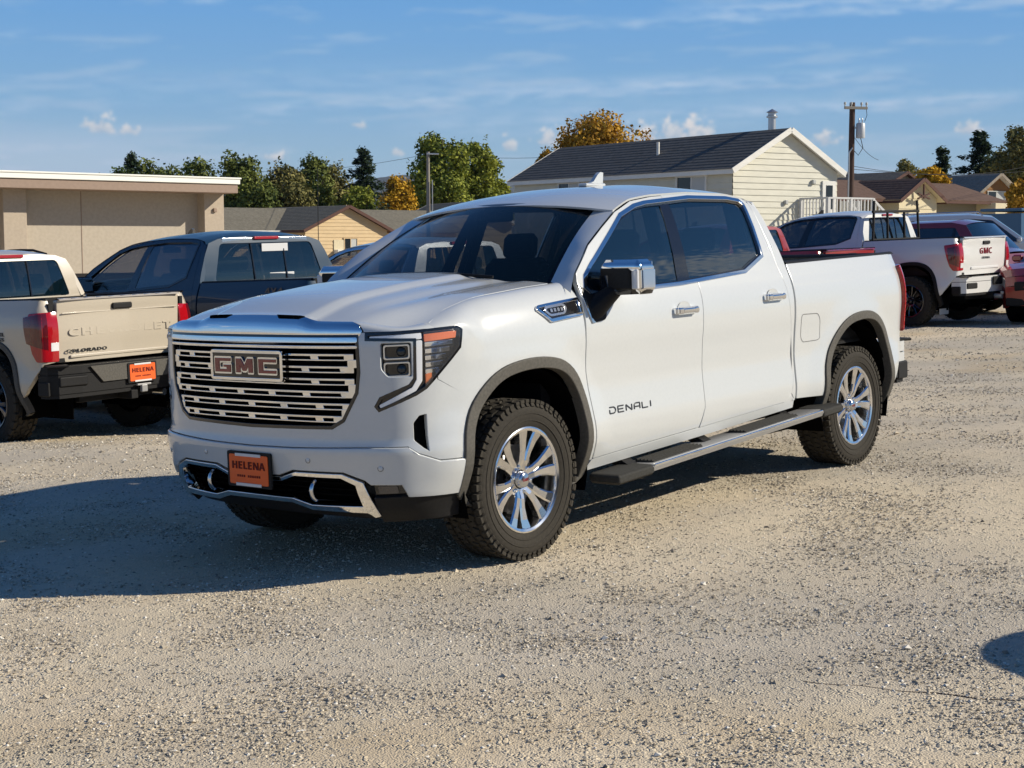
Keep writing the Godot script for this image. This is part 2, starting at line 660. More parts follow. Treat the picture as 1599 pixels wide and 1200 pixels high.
	grain(gm, ImageTexture.create_from_image(Image.create_from_data(size, size, false, Image.FORMAT_RGB8, colors)), Vector3(.62, .62, .62),
		ImageTexture.create_from_image(Image.create_from_data(size, size, false, Image.FORMAT_L8, height)), 1.8, true)
	var stone := mat("stone", Color(1, 1, 1), .9)
	stone.vertex_color_use_as_albedo = true
	var leaf := mat("leaf", Color(1, 1, 1), .7)
	leaf.vertex_color_use_as_albedo = true
	leaf.backlight_enabled = true
	leaf.backlight = Color(.6, .6, .45)
	leaf.metallic_specular = .25
	mat("bark", Color(.09, .07, .055), .95)
	mat("hill", Color(.075, .085, .07), 1.0)
	grain(M["hill"], noise_tex(512, 0.03, 5, Color(.5, .5, .5), Color(1, 1, 1), 31), Vector3(.0012, .0012, .0012))

# ------------------------------------------------------------------ sky: air and clouds
func make_sky() -> ImageTexture:
	var w := 4096
	var h := 2048
	var im := Image.create(w, h, false, Image.FORMAT_RGB8)
	var table := [0.0, Color(.50, .61, .70), 1.5, Color(.44, .585, .71), 3.0, Color(.365, .55, .715), 5.0, Color(.265, .49, .75), 8.5, Color(.180, .42, .78), 14.0, Color(.10, .275, .62), 30.0, Color(.043, .14, .38), 60.0, Color(.023, .087, .27), 90.0, Color(.017, .06, .20)]
	for y in h:
		var el := 90.0 - (y + 0.5) / h * 180.0
		var c := Color(.30, .27, .22)
		if el > 0.0:
			for k in range(2, table.size(), 2):
				if el <= table[k]:
					c = table[k - 1].lerp(table[k + 1], (el - table[k - 2]) / (table[k] - table[k - 2]))
					break
		im.fill_rect(Rect2i(0, y, w, 1), c.linear_to_srgb())
	var f := FastNoiseLite.new()
	f.seed = 5
	f.frequency = 1.0
	f.fractal_octaves = 4
	var g := FastNoiseLite.new()
	g.seed = 8
	g.frequency = 1.0
	g.fractal_octaves = 5
	# puffs: azimuth, elevation of the base, half width, height, all in degrees
	var puffs := [[-14.8, 3.95, 0.75, .75], [-13.8, 3.9, .6, .35], [-0.1, 3.4, .35, .65], [1.6, 3.55, .85, .85], [2.4, 3.5, .5, .5], [6.0, 3.75, 1.5, .95], [6.9, 3.7, .9, 1.05], [4.7, 3.75, .6, .85], [11.4, 3.55, .7, .55], [16.4, 3.85, .55, .55], [-4.2, 3.2, .35, .35], [-8.6, 3.0, .6, .35], [-5.6, 4.2, .45, .2]]
	var r := RandomNumberGenerator.new()
	r.seed = 77
	for k in 90:
		var a := r.randf_range(22.0, 338.0)
		if a > 180.0: a -= 360.0
		puffs.append([a, r.randf_range(2.6, 5.0), r.randf_range(.5, 1.8), r.randf_range(.35, 1.1)])
	for k in 26:
		var a := r.randf_range(24.0, 336.0)
		if a > 180.0: a -= 360.0
		puffs.append([a, r.randf_range(7.0, 17.0), r.randf_range(1.5, 4.5), r.randf_range(.8, 2.2)])
	puffs.append_array([[64.0, 19.0, 7.0, 4.5], [74.0, 15.0, 6.0, 3.5], [57.0, 13.0, 4.0, 2.5], [80.0, 22.0, 6.0, 3.0]])
	# long thin cirrus streaks: from and to (azimuth, elevation), half thickness, strength
	var streaks := [[-10.0, 4.7, -5.5, 5.25, .22, .34], [-6.0, 5.1, 7.5, 5.9, .30, .36], [3.0, 5.5, 14.5, 6.15, .22, .30], [8.0, 4.75, 18.5, 5.15, .16, .40], [6.0, 8.3, 19.0, 8.7, .22, .42], [3.0, 7.9, 19.5, 8.35, .16, .30], [-19.0, 7.1, -17.5, 7.25, .12, .4], [-12.0, 8.6, -9.0, 8.8, .12, .35], [-19.0, 4.4, -17.0, 4.9, .25, .35], [-4.0, 4.3, 12.0, 5.0, .5, .20], [-16.0, 5.4, 2.0, 6.2, .6, .13]]
	var r3 := RandomNumberGenerator.new()
	r3.seed = 31
	for k in 60:
		var a3 := r3.randf_range(21.0, 325.0)
		var e3 := r3.randf_range(3.5, 22.0)
		var l3 := r3.randf_range(5.0, 16.0)
		streaks.append([a3, e3, a3 + l3, e3 + l3 * .06, r3.randf_range(.15, .6), r3.randf_range(.15, .4)])
	var deg := w / 360.0
	for q in streaks:
		var m0 := int((q[0] - 1.5) * deg)
		var m1 := int((q[2] + 1.5) * deg)
		for x in range(m0, m1 + 1):
			var az := (x + .5) / deg
			var u := clampf((az - q[0]) / (q[2] - q[0]), 0.0, 1.0)
			var mid: float = lerpf(q[1], q[3], u)
			var ends: float = smoothstep(q[0] - 1.5, q[0] + 2.0, az) * smoothstep(q[2] + 1.5, q[2] - 2.0, az)
			for y in range(int((90.0 - mid - q[4] * 3.0) * deg), int((90.0 - mid + q[4] * 3.0) * deg) + 1):
				var el := 90.0 - (y + .5) / deg
				var nn := g.get_noise_2d(az * .5, el * 3.0 + q[0])
				var dd2: float = (el - mid + .25 * nn) / q[4]
				var a4: float = 1.3 * q[5] * ends * exp(-dd2 * dd2) * clampf(.75 + 1.1 * nn, 0.0, 1.2)
				if a4 < .01: continue
				var xx2 := posmod(x, w)
				im.set_pixel(xx2, y, im.get_pixel(xx2, y).lerp(Color(.82, .88, .96), a4))
	for y in range(h / 2 - int(30 * deg), h / 2):
		var el := 90.0 - (y + 0.5) / h * 180.0
		for x in w:
			var az := (x + 0.5) / deg
			if az > 180.0: az -= 360.0
			if absf(az) > 22.0 and (x & 1): continue
			var e2 := el - az * 0.045
			var n1 := f.get_noise_2d(az * 0.13 + 3.0, e2 * 1.15)
			var n2 := g.get_noise_2d(az * 0.35, e2 * 2.6 + 9.0)
			var a := clampf((n1 + 0.35 * n2 - 0.16) * 1.1, 0.0, 0.42) * smoothstep(24.0, 9.0, el) * 0.8
			a += 0.50 * smoothstep(4.8, 3.2, el - 0.25 * n1) * smoothstep(-9.0, -14.0, az + n2 * 3.0) * smoothstep(40.0, 20.0, absf(az))
			if a < 0.01: continue
			var c := im.get_pixel(x, y).lerp(Color(.78, .84, .92), a)
			im.set_pixel(x, y, c)
			if absf(az) > 22.0 and x + 1 < w: im.set_pixel(x + 1, y, c)
	for p in puffs:
		var x0 := int((p[0] - p[2] * 1.4) * deg)
		var x1 := int((p[0] + p[2] * 1.4) * deg)
		var y0 := int((90.0 - p[1] - p[3] * 1.5) * deg)
		var y1 := int((90.0 - p[1] + p[3] * 0.5) * deg)
		for y in range(y0, y1 + 1):
			for x in range(x0, x1 + 1):
				var az := (x + 0.5) / deg
				var el := 90.0 - (y + 0.5) / h * 180.0
				var dx: float = (az - p[0]) / p[2]
				var dy: float = (el - p[1]) / p[3]
				var nn := g.get_noise_2d(az * 1.7, el * 2.2 + 40.0) + 0.5 * g.get_noise_2d(az * 5.0, el * 6.0)
				var dd := sqrt(dx * dx + (dy * dy if dy > 0.0 else dy * dy * 14.0))
				var a := smoothstep(0.0, 0.42, 0.80 - dd + nn * 0.75)
				a *= 0.80 * smoothstep(-0.75, 0.25, dy)
				if a < 0.01: continue
				var lit := clampf(0.45 + dy * 0.6 + nn * 0.5 + dx * 0.15, 0.0, 1.0)
				var c := Color(.66, .72, .80).lerp(Color(.97, .94, .92), lit)
				var xx := posmod(x, w)
				im.set_pixel(xx, y, im.get_pixel(xx, y).lerp(c, a))
	return ImageTexture.create_from_image(im)

# ------------------------------------------------------------------ ground
func dip(x: float, z: float) -> float:
	return -0.13 * smoothstep(0.8, -2.6, x) * smoothstep(-4.2, -7.2, z)

func ground_y(x: float, z: float) -> float:   # world height of the lot under a world point
	var p0 := lot.origin
	var k := lot.basis.y
	var dx := x - p0.x
	var near := smoothstep(60.0, 25.0, absf(z))
	return p0.y - k.x / k.y * 14.0 * tanh(dx / 14.0) + dip(x, z) * near

func build_ground() -> void:
	var xs := []
	var zs := []
	for k in range(-56, 73): xs.append(k * 0.25)
	for k in range(-100, 25): zs.append(k * 0.25)
	var d := 0.4
	while d < 2500.0:
		xs.append(xs[-1] + d)
		xs.push_front(xs[0] - d)
		zs.push_front(zs[0] - d)
		if zs[-1] < 400.0: zs.append(zs[-1] + d)
		d *= 1.35
	var f := FastNoiseLite.new()
	f.seed = 41
	f.frequency = 0.35
	f.fractal_octaves = 4
	var g := FastNoiseLite.new()
	g.seed = 43
	g.frequency = 1.1
	g.fractal_octaves = 3
	var v := PackedVector3Array()
	var c := PackedColorArray()
	for z in zs:
		for x in xs:
			v.append(Vector3(x, ground_y(x, z) + 0.008 * g.get_noise_2d(x * 0.8, z * 0.8), z))
			var grey := clampf(f.get_noise_2d(x * 0.55 + 20.0, z * 1.0) * 1.6 + 0.35 * g.get_noise_2d(x, z) + 0.42, 0.0, 1.0)
			var tone := Color(.70, .60, .445).lerp(Color(.55, .49, .395), grey)
			tone *= 1.0 + 0.10 * g.get_noise_2d(x * 0.5 + 50.0, z)
			var track := sin((z + .10 * x + .25 * sin(x * .35)) * 3.4) * .5 + .5     # faint bands left by tyres
			tone *= 1.0 + .13 * (track - .5) * (.5 + f.get_noise_2d(x * .2, z * .6 + 90.0))
			tone = tone.lerp(Color(.56, .43, .26), smoothstep(0.15, 0.5, f.get_noise_2d(x * 0.7 - 40.0, z * 0.9)) * 0.5)
			c.append(tone)
	var idx := PackedInt32Array()
	var nx := xs.size()
	for j in zs.size() - 1:
		for i in nx - 1:
			var a := j * nx + i
			idx.append_array(PackedInt32Array([a, a + 1, a + nx, a + 1, a + nx + 1, a + nx]))
	var st := SurfaceTool.new()
	var arr := []
	arr.resize(Mesh.ARRAY_MAX)
	arr[Mesh.ARRAY_VERTEX] = v
	arr[Mesh.ARRAY_COLOR] = c
	arr[Mesh.ARRAY_INDEX] = idx
	var am := ArrayMesh.new()
	am.add_surface_from_arrays(Mesh.PRIMITIVE_TRIANGLES, arr)
	st.create_from(am, 0)
	st.generate_normals()
	var o := MeshInstance3D.new()
	o.name = "ground"
	o.mesh = st.commit()
	o.material_override = M["gravel"]
	add_child(o)
	tag(o, "pale tan gravel lot with dusty wheel tracks in the foreground", "ground", "", "structure")

func build_hills() -> void:
	var f := FastNoiseLite.new()
	f.seed = 61
	f.frequency = 0.0011
	f.fractal_octaves = 5
	var mb := Mb.new()
	mb.grid(func(u: float, w: float) -> Vector3:
		var x := lerpf(-3600.0, 3600.0, u)
		var z := -3800.0 - w * 1500.0
		var ridge := 178.0 + 60.0 * f.get_noise_2d(x, 0.0) + 45.0 * exp(-pow((x + 330.0) / 260.0, 2.0)) + 40.0 * exp(-pow((x - 900.0) / 300.0, 2.0)) - 60.0 * smoothstep(900.0, 1700.0, x)
		return Vector3(x, -20.0 + (ridge + 14.0 * f.get_noise_2d(x * 4.0, z * 4.0)) * smoothstep(0.0, 0.55, w), z), 160, 14, Vector3(0, -4000, -4500))
	var o := part(mb, "hills", M["hill"], self)
	tag(o, "low blue hills along the horizon behind the trees", "hills", "", "structure")

func build_stones() -> void:
	var mb := Mb.new()
	var r := RandomNumberGenerator.new()
	r.seed = 9
	var pts := []
	for p in [Vector3(1, 0, 0), Vector3(-1, 0, 0), Vector3(0, 1, 0), Vector3(0, -.6, 0), Vector3(0, 0, 1), Vector3(0, 0, -1)]:
		pts.append(p * r.randf_range(0.75, 1.15) + Vector3(r.randf_range(-.2, .2), r.randf_range(-.1, .1), r.randf_range(-.2, .2)))
	for t in [[0, 2, 4], [4, 2, 1], [1, 2, 5], [5, 2, 0], [0, 4, 3], [4, 1, 3], [1, 5, 3], [5, 0, 3]]:
		mb.ftri(pts[t[0]], pts[t[1]], pts[t[2]], pts[t[0]] + pts[t[1]] + pts[t[2]])
	var g := FastNoiseLite.new()
	g.seed = 43
	g.frequency = 0.5
	g.fractal_octaves = 4
	var where := []
	var tint := []
	# zones of the lot: x from, x to, z from, z to, tries, smallest and largest half size
	for zone in [[-2.4, 3.0, 1.2, 4.6, 95000, .0035, .011], [-4.0, 5.0, -3.0, 1.2, 100000, .004, .012], [-6.0, 8.0, -9.0, -3.0, 70000, .006, .016], [0.0, 12.0, -22.0, -9.0, 24000, .01, .022]]:
		for k in zone[4]:
			var x := r.randf_range(zone[0], zone[1])
			var z := r.randf_range(zone[2], zone[3])
			var keep := g.get_noise_2d(x * 1.2, z * 2.0) * 1.3 + 0.5
			if r.randf() > clampf(keep, 0.22, 1.0): continue
			var s: float = zone[5] + (zone[6] - zone[5]) * pow(r.randf(), 3.2)
			if r.randf() < 0.006: s *= 1.9
			var b := Basis.from_euler(Vector3(r.randf_range(-.5, .5), r.randf() * TAU, r.randf_range(-.5, .5))).scaled(Vector3(s, s * r.randf_range(.5, .8), s * r.randf_range(.7, 1.2)))
			where.append(Transform3D(b, Vector3(x, ground_y(x, z) + s * 0.15, z)))
			var t := r.randf()
			var c := Color(.53, .46, .35) * r.randf_range(.7, 1.15)
			if t < 0.35: c = Color(.32, .28, .22) * r.randf_range(.6, 1.2)
			elif t > 0.9: c = Color(.68, .64, .56)
			c.a = 1.0
			tint.append(c)
	var mm := MultiMesh.new()
	mm.transform_format = MultiMesh.TRANSFORM_3D
	mm.use_colors = true
	mm.mesh = mb.mesh()
	mm.instance_count = where.size()
	for k in where.size():
		mm.set_instance_transform(k, where[k])
		mm.set_instance_color(k, tint[k])
	var o := MultiMeshInstance3D.new()
	o.name = "loose_gravel"
	o.multimesh = mm
	o.material_override = M["stone"]
	add_child(o)
	tag(o, "loose grey and tan gravel stones scattered over the lot", "gravel", "", "stuff")
	var cb := Mb.new()
	var cpts := []
	for k in 15:
		var u := k / 14.0
		var x := lerpf(1.08, 1.76, u)
		var z := lerpf(2.98, 3.30, u) + .012 * sin(u * 17.0)
		cpts.append(Vector3(x, ground_y(x, z) + .001, z))
	var mid: Vector3 = cpts[7]
	for k in 15: cpts[k] -= mid
	cb.tube(cpts, .0025, 6)
	var co := part(cb, "ground_cable", M["pole_wood"], self)
	co.position = mid
	tag(co, "thin dark cable lying on the gravel at the lower right", "cable")

# ------------------------------------------------------------------ pickup body surface
# local axes: x forward, y up, z to the truck's right; front axle at x = 0. s runs along the outline from the nose (driver's side positive).
func make_plan() -> void:
	var P := [Vector2(.99, 0), Vector2(.985, .25), Vector2(.962, .48), Vector2(.912, .69), Vector2(.825, .855), Vector2(.70, .955), Vector2(.54, 1.0), Vector2(.35, 1.013), Vector2(0, 1.015), Vector2(-1.2, 1.015), Vector2(-2.4, 1.015), Vector2(-3.6, 1.012), Vector2(-4.3, 1.002), Vector2(-4.52, .985), Vector2(-4.60, .95), Vector2(-4.632, .88), Vector2(-4.642, .76), Vector2(-4.65, .4), Vector2(-4.652, 0)]
	var Q := [Vector2(P[1].x, -P[1].y)] + P + [Vector2(P[-2].x, -P[-2].y)]
	var raw := []
	for i in range(1, Q.size() - 2):
		var k := maxi(8, ceili(Q[i].distance_to(Q[i + 1]) / 0.012))
		for t in k:
			raw.append(Q[i].cubic_interpolate(Q[i + 1], Q[i - 1], Q[i + 2], float(t) / k))
	raw.append(P[-1])
	var acc := 0.0
	plan_p.append(raw[0])
	for i in range(1, raw.size()):
		var a: Vector2 = raw[i - 1]
		var b: Vector2 = raw[i]
		var l := a.distance_to(b)
		while acc + l >= 0.01:
			var w := (0.01 - acc) / l
			a = a.lerp(b, w)
			plan_p.append(a)
			l = a.distance_to(b)
			acc = 0.0
		acc += l
	for i in plan_p.size():
		var t := plan_p[mini(i + 2, plan_p.size() - 1)] - plan_p[maxi(i - 2, 0)]
		if i == 0: t = Vector2(0, 1)
		plan_n.append(Vector2(t.y, -t.x).normalized())
	S_TAIL = (plan_p.size() - 1) * 0.01
	for i in plan_p.size():
		if plan_p[i].x < 0.35:
			UN = i * 0.01 + plan_p[i].x
			break

const OFF_FRONT := [.28, -.13, .36, -.06, .45, -.02, .58, .0, .655, .014, .69, .006, .72, -.004, .8, -.002, 1.0, .0, 1.2, -.002, 1.25, -.012, 1.31, -.04, 1.36, -.09]
const OFF_SIDE := [.36, -.075, .46, -.03, .56, -.006, .64, .0, .72, -.008, .85, -.019, 1.0, -.011, 1.1, -.001, 1.2, .0, 1.28, -.010, 1.36, -.033, 1.42, -.06, 1.55, -.105, 1.7, -.172, 1.82, -.232, 1.93, -.31, 2.0, -.40]

func fr(s: float, y: float) -> Vector3:
	var a := absf(s)
	var i := clampf(a / 0.01, 0.0, plan_p.size() - 1.001)
	var k := int(i)
	var w := i - k
	var p := plan_p[k].lerp(plan_p[k + 1], w)
	var q := plan_n[k].lerp(plan_n[k + 1], w)
	var m := smoothstep(.85, 1.30, a)
	var o := 0.0
	if m < 1.0: o += soft(OFF_FRONT, y, 0.012) * (1.0 - m)
	if m > 0.0: o += soft(OFF_SIDE, y) * m
	if a > UN - 1.0:    # flares round the wheels
		var x := UN - a
		var dr := minf(Vector2(x - .01, y - .45).length(), Vector2(x + 3.745, y - .46).length())
		o += 0.022 * smoothstep(.78, .56, dr) * smoothstep(.4, .6, y)
	p += q * o
	return Vector3(p.x, y, -p.y if s > 0.0 else p.y) * SC

func sd(x: float, y: float) -> Vector3:
	return fr(UN - x, y)

func sdr(x: float, y: float) -> Vector3:
	return fr(x - UN, y)

func hood_h(x: float) -> float:
	return lut([-.6, 1.435, -.2, 1.415, .2, 1.385, .5, 1.352, .75, 1.318, .95, 1.295], x)

func fender(x: float, v: float) -> Vector3:   # v above 1.12 rolls over towards the hood
	var v0 := lerpf(1.12, 1.238, smoothstep(.28, .50, x))
	var p := sd(x, minf(v, v0)) / SC
	if v > v0:
		var a := clampf((v - v0) / (1.5 - v0), 0.0, 1.08) * PI * .5
		var q := sd(x, v0) / SC
		var nose := smoothstep(.45, .85, x)
		var i := clampi(int((UN - x) / .01), 0, plan_n.size() - 1)
		var nn := plan_n[i]
		var inn := -.165 * (1.0 - cos(a)) 
		p = q + Vector3(nn.x * inn, 0, -nn.y * inn)
		p.y = v0 + (hood(p.x, .855).y / SC.y - .002 - v0) * pow(sin(a), .92)
	return p * SC

func hood(x: float, z: float) -> Vector3:
	var a := absf(z)
	var y := hood_h(minf(x, .9)) + .055 * (1.0 - pow(a / .85, 2.0))
	y += .024 * smoothstep(.44, .33, a) * smoothstep(-.5, -.2, x + .2) 
	y -= .012 * exp(-pow((a - .62) / .07, 2.0)) * smoothstep(.9, .5, x)
	y -= .052 * pow(smoothstep(.50, .97, x), 2.0)
	y -= .05 * smoothstep(.62, .90, a) * smoothstep(.2, .75, x)
	return Vector3(x, y, z) * SC

func shield(a: float, b: float) -> Vector3:
	var lo := Vector3(-.19 - .29 * a * a, 1.44 - .012 * a * a, .815 * a)
	var hi := Vector3(-1.06 - .10 * a * a, 1.888 - .055 * a * a, .64 * a)
	return (lo.lerp(hi, b) + Vector3(.35, .9, 0) * (.028 * sin(PI * b))) * SC

const CAB := [Vector2(-.47, 1.41), Vector2(-.532, 1.48), Vector2(-.733, 1.63), Vector2(-.93, 1.728), Vector2(-1.131, 1.82), Vector2(-1.348, 1.884), Vector2(-1.595, 1.910), Vector2(-2.03, 1.928), Vector2(-2.488, 1.918), Vector2(-2.72, 1.880)]

func cab_y(x: float) -> float:
	for k in range(1, CAB.size()):
		if x >= CAB[k].x:
			return lerpf(CAB[k].y, CAB[k - 1].y, (x - CAB[k].x) / (CAB[k - 1].x - CAB[k].x))
	return CAB[-1].y - (CAB[-1].x - x) * 1.2

func roof(x: float, a: float) -> Vector3:
	var y0 := (cab_y(x + .04) + cab_y(x) + cab_y(x - .04)) / 3.0
	var e := sd(x, y0) / SC
	var yc := soft([-2.80, 1.92, -2.6, 1.975, -2.1, 2.002, -1.6, 1.978, -1.3, 1.938, -1.1, 1.893, -.9, 1.83], x, .08)
	return Vector3(x, y0 + (yc - y0) * (1.0 - pow(absf(a), 2.3)), e.z * -a) * SC

const DLO_F := [-.632, 1.415, -.669, 1.475, -.919, 1.626, -1.177, 1.768, -1.342, 1.822, -1.496, 1.843, -1.665, 1.852, -1.53, 1.392, -1.29, 1.385, -.70, 1.372]
const DLO_R := [-1.765, 1.860, -2.01, 1.876, -2.46, 1.871, -2.585, 1.855, -2.605, 1.825, -2.592, 1.698, -2.562, 1.520, -2.44, 1.486, -2.31, 1.440, -1.66, 1.400]
const DLO := [-.575, 1.392, -.611, 1.459, -.70, 1.520, -.889, 1.630, -1.171, 1.793, -1.363, 1.847, -1.496, 1.866, -2.01, 1.899, -2.463, 1.894, -2.605, 1.878, -2.634, 1.845, -2.618, 1.698, -2.588, 1.506, -2.46, 1.462, -2.31, 1.412, -1.53, 1.368, -.70, 1.347, -.61, 1.360]
const ARCH_F := [.525, .30, .528, .62, .498, .79, .405, .915, .25, 1.015, .06, 1.05, -.15, 1.05, -.335, 1.01, -.445, .90, -.50, .735, -.53, .50, -.535, .30]
const ARCH_FI := [.45, .28, .448, .62, .42, .755, .335, .86, .215, .945, .045, .975, -.13, .975, -.285, .94, -.385, .845, -.435, .71, -.465, .50, -.468, .28]
const ARCH_R := [-3.215, .30, -3.215, .69, -3.28, .83, -3.40, .955, -3.58, 1.055, -3.80, 1.085, -4.0, 1.07, -4.14, 1.0, -4.235, .87, -4.285, .70, -4.33, .45, -4.34, .30]
const ARCH_RI := [-3.292, .28, -3.292, .67, -3.35, .79, -3.455, .90, -3.60, .985, -3.80, 1.01, -3.98, .995, -4.09, .94, -4.165, .84, -4.21, .69, -4.25, .45, -4.26, .28]

# sides: call f for the driver's side and for its mirror image
func both(f: Callable) -> void:
	f.call(1.0)
	f.call(-1.0)

func sub(mb: Mb, called: String, m: Material, parent: Node, flip: float) -> MeshInstance3D:
	if flip < 0.0:
		for k in mb.v.size():
			mb.v[k].z = -mb.v[k].z
			mb.n[k].z = -mb.n[k].z
		for k in range(0, mb.v.size(), 3):
			var t := mb.v[k + 1]; mb.v[k + 1] = mb.v[k + 2]; mb.v[k + 2] = t
			t = mb.n[k + 1]; mb.n[k + 1] = mb.n[k + 2]; mb.n[k + 2] = t
	return part(mb, called, m, parent)

# ------------------------------------------------------------------ wheels (axis along y, outer face up)
var wheel_meshes := {}

func make_wheel(parent: Node, at: Vector3, left: bool, kind: String) -> void:
	var w := Node3D.new()
	w.name = numbered("wheel", parent)
	parent.add_child(w, true)
	var o := -1.0 if left else 1.0
	w.transform = Transform3D(Basis(Vector3(1, 0, 0), Vector3(0, 0, o), Vector3(0, -o, 0)), at)
	var turn := rng.randf() * TAU
	w.transform.basis = w.transform.basis * Basis(Vector3.UP, turn if kind != "hero" else (0.30 if at.x > -1.0 else 0.12))
	if not wheel_meshes.has(kind):
		var R := .419
		var set_ := []
		var ty := Mb.new()
		ty.lathe([Vector2(.262, .100), Vector2(.275, .116), Vector2(.300, .126), Vector2(.335, .134), Vector2(.365, .134), Vector2(.385, .128), Vector2(.398, .119), Vector2(.407, .105), Vector2(.411, .07), Vector2(.412, 0), Vector2(.411, -.07), Vector2(.407, -.105), Vector2(.395, -.122), Vector2(.35, -.134), Vector2(.29, -.122), Vector2(.262, -.10)], 64 if kind == "hero" else 40, Transform3D(), -1.0)
		for rr in [[.3485, .1345], [.312, .1295]]:
			ty.lathe([Vector2(rr[0] + .004, rr[1] - .001), Vector2(rr[0] + .002, rr[1] + .0025), Vector2(rr[0] - .002, rr[1] + .0025), Vector2(rr[0] - .004, rr[1] - .001)], 56, Transform3D(), 1.0)
		set_.append(["tyre", ty.mesh(), "tyre"])
		var tr := Mb.new()
		var count := 60 if kind == "hero" else 30
		var r2 := RandomNumberGenerator.new()
		r2.seed = 5
		for row in [[-.113, .036, 0.0, 1], [-.062, .040, .5, 0], [-.0, .040, .1, 0], [.062, .040, .6, 0], [.113, .036, .2, 1]]:
			for k in count:
				var a: float = TAU * (k + row[2]) / count + r2.randf_range(-.012, .012)
				var dd := Vector3(cos(a), 0, sin(a))
				var tt := Vector3(-sin(a), 0, cos(a))
				var skew := 0.35 if row[3] == 0 else 0.0
				if k % 2 == 1: skew = -skew
				var long: float = TAU * R / count * (.80 if (k + int(row[2] * 10)) % 2 else .70)
				var y_ax := (Vector3.UP * signf(row[0] + .01) + tt * skew).normalized()
				tr.box(dd * (R - .008) + Vector3.UP * row[0], Vector3(.019, row[1], long), .003, Basis(dd, y_ax, dd.cross(y_ax)))
				if row[3] == 1:
					var sg := signf(row[0])
					var d2 := (dd * .93 + Vector3.UP * sg * .36).normalized()
					tr.box(dd * (R - .022) + Vector3.UP * sg * .126, Vector3(.008, .030, long * .85), .003, Basis((dd * .45 + Vector3.UP * sg * .9).normalized(), (dd * -.9 + Vector3.UP * sg * .45).normalized() * -sg, tt))
		set_.append(["tread", tr.mesh(), "tread"])
		var rim := Mb.new()
		rim.lathe([Vector2(.266, .096), Vector2(.279, .112), Vector2(.278, .121), Vector2(.270, .124), Vector2(.257, .119), Vector2(.253, .105), Vector2(.246, .06), Vector2(.24, -.09)], 56, Transform3D(), -1.0)
		set_.append(["rim", rim.mesh(), "polished_alloy" if kind != "dark" else "dark_chrome"])
		var disc := Mb.new()
		disc.lathe([Vector2(.07, .015), Vector2(.178, .015), Vector2(.178, -.012), Vector2(.07, -.012)], 40, Transform3D(), 1.0)
		set_.append(["brake_disc", disc.mesh(), "brake_disc"])
		var back := Mb.new()
		back.lathe([Vector2(.0, -.05), Vector2(.245, -.05)], 32, Transform3D(), 1.0)
		back.box(Vector3(.12, .0, .11), Vector3(.12, .07, .10), .015, Basis(Vector3.UP, .7))
		set_.append(["brake_backing", back.mesh(), "cabin"])
		# six pairs of polished spokes
		for k in 6:
			for sg in [-1.0, 1.0]:
				var sp := Mb.new()
				var a0 := TAU * k / 6.0
				var e: float = a0 + sg * .232
				var path := [[.050, a0 + sg * .30, .074, .022], [.10, a0 + sg * .17, .092, .021], [.15, a0 + sg * .160, .097, .022], [.21, a0 + sg * .195, .104, .027], [.259, e, .114, .034]]
				var rows := []
				for q in path:
					var c: Vector3 = Vector3(cos(q[1]), 0, sin(q[1])) * q[0] + Vector3.UP * q[2]
					var side := Vector3(-sin(q[1]), 0, cos(q[1]))
					var hw: float = q[3]
					rows.append([c - side * hw - Vector3.UP * .045, c - side * hw - Vector3.UP * .008, c - side * (hw - .009), c + side * (hw - .009), c + side * hw - Vector3.UP * .008, c + side * hw - Vector3.UP * .045])
				for i in rows.size() - 1:
					for j in 5:
						var mid: Vector3 = (rows[i][2] + rows[i][3]) * .5 - Vector3.UP * .03
						var f: Vector3 = (rows[i][j] + rows[i][j + 1]) * .5 - mid
						sp.face(rows[i][j], rows[i][j + 1], rows[i + 1][j + 1], rows[i + 1][j], f)
				set_.append(["spoke", sp.mesh(), "polished_alloy" if kind != "dark" else "dark_chrome"])
			var web := Mb.new()
			var a1 := TAU * k / 6.0
			var b := Basis(Vector3.UP, -a1)
			web.box(b * Vector3(.085, .062, 0), Vector3(.075, .03, .05), .008, b)
			set_.append(["spoke_web", web.mesh(), "polished_alloy" if kind != "dark" else "dark_chrome"])
			var lug := Mb.new()
			var la := TAU * (k + .5) / 6.0
			lug.lathe([Vector2(0, .092), Vector2(.007, .091), Vector2(.011, .084), Vector2(.0115, .05)], 8, Transform3D(Basis(), Vector3(cos(la) * .070, 0, sin(la) * .070)), -1.0)
			set_.append(["lug_nut", lug.mesh(), "chrome"])
		var cap := Mb.new()
		cap.lathe([Vector2(0, .112), Vector2(.03, .110), Vector2(.040, .104), Vector2(.044, .092), Vector2(.046, .05)], 28, Transform3D(), -1.0)
		set_.append(["hub_cap", cap.mesh(), "satin_chrome" if kind != "dark" else "black_gloss"])
		if kind == "hero":
			set_.append(["emblem", words("GMC", .016, .002), "logo_red"])
		wheel_meshes[kind] = set_
	for q in wheel_meshes[kind]:
		var at2 := Transform3D()
		if q[0] == "emblem":
			# letters upright on the cap of a wheel on the driver's side
			var g := w.transform.basis.inverse() * Basis(Vector3(-1, 0, 0), Vector3(0, 1, 0), Vector3(0, 0, -1))
			if not left: continue
			at2 = Transform3D(g, Vector3(0, .1115, 0))
		var p := inst(q[1], q[0], M[q[2]], w, at2)
		if q[0] == "tread": tag(p, "", "", "", "stuff")

func glyph(parent: Node, called: String, text: String, m: Material, height: float, wide: float, depth: float, at: Vector3, facing: Basis, bold := true) -> MeshInstance3D:
	return inst(words(text, height, depth, bold), called, m, parent, Transform3D(facing * Basis.from_scale(Vector3(wide, 1, 1)), at))

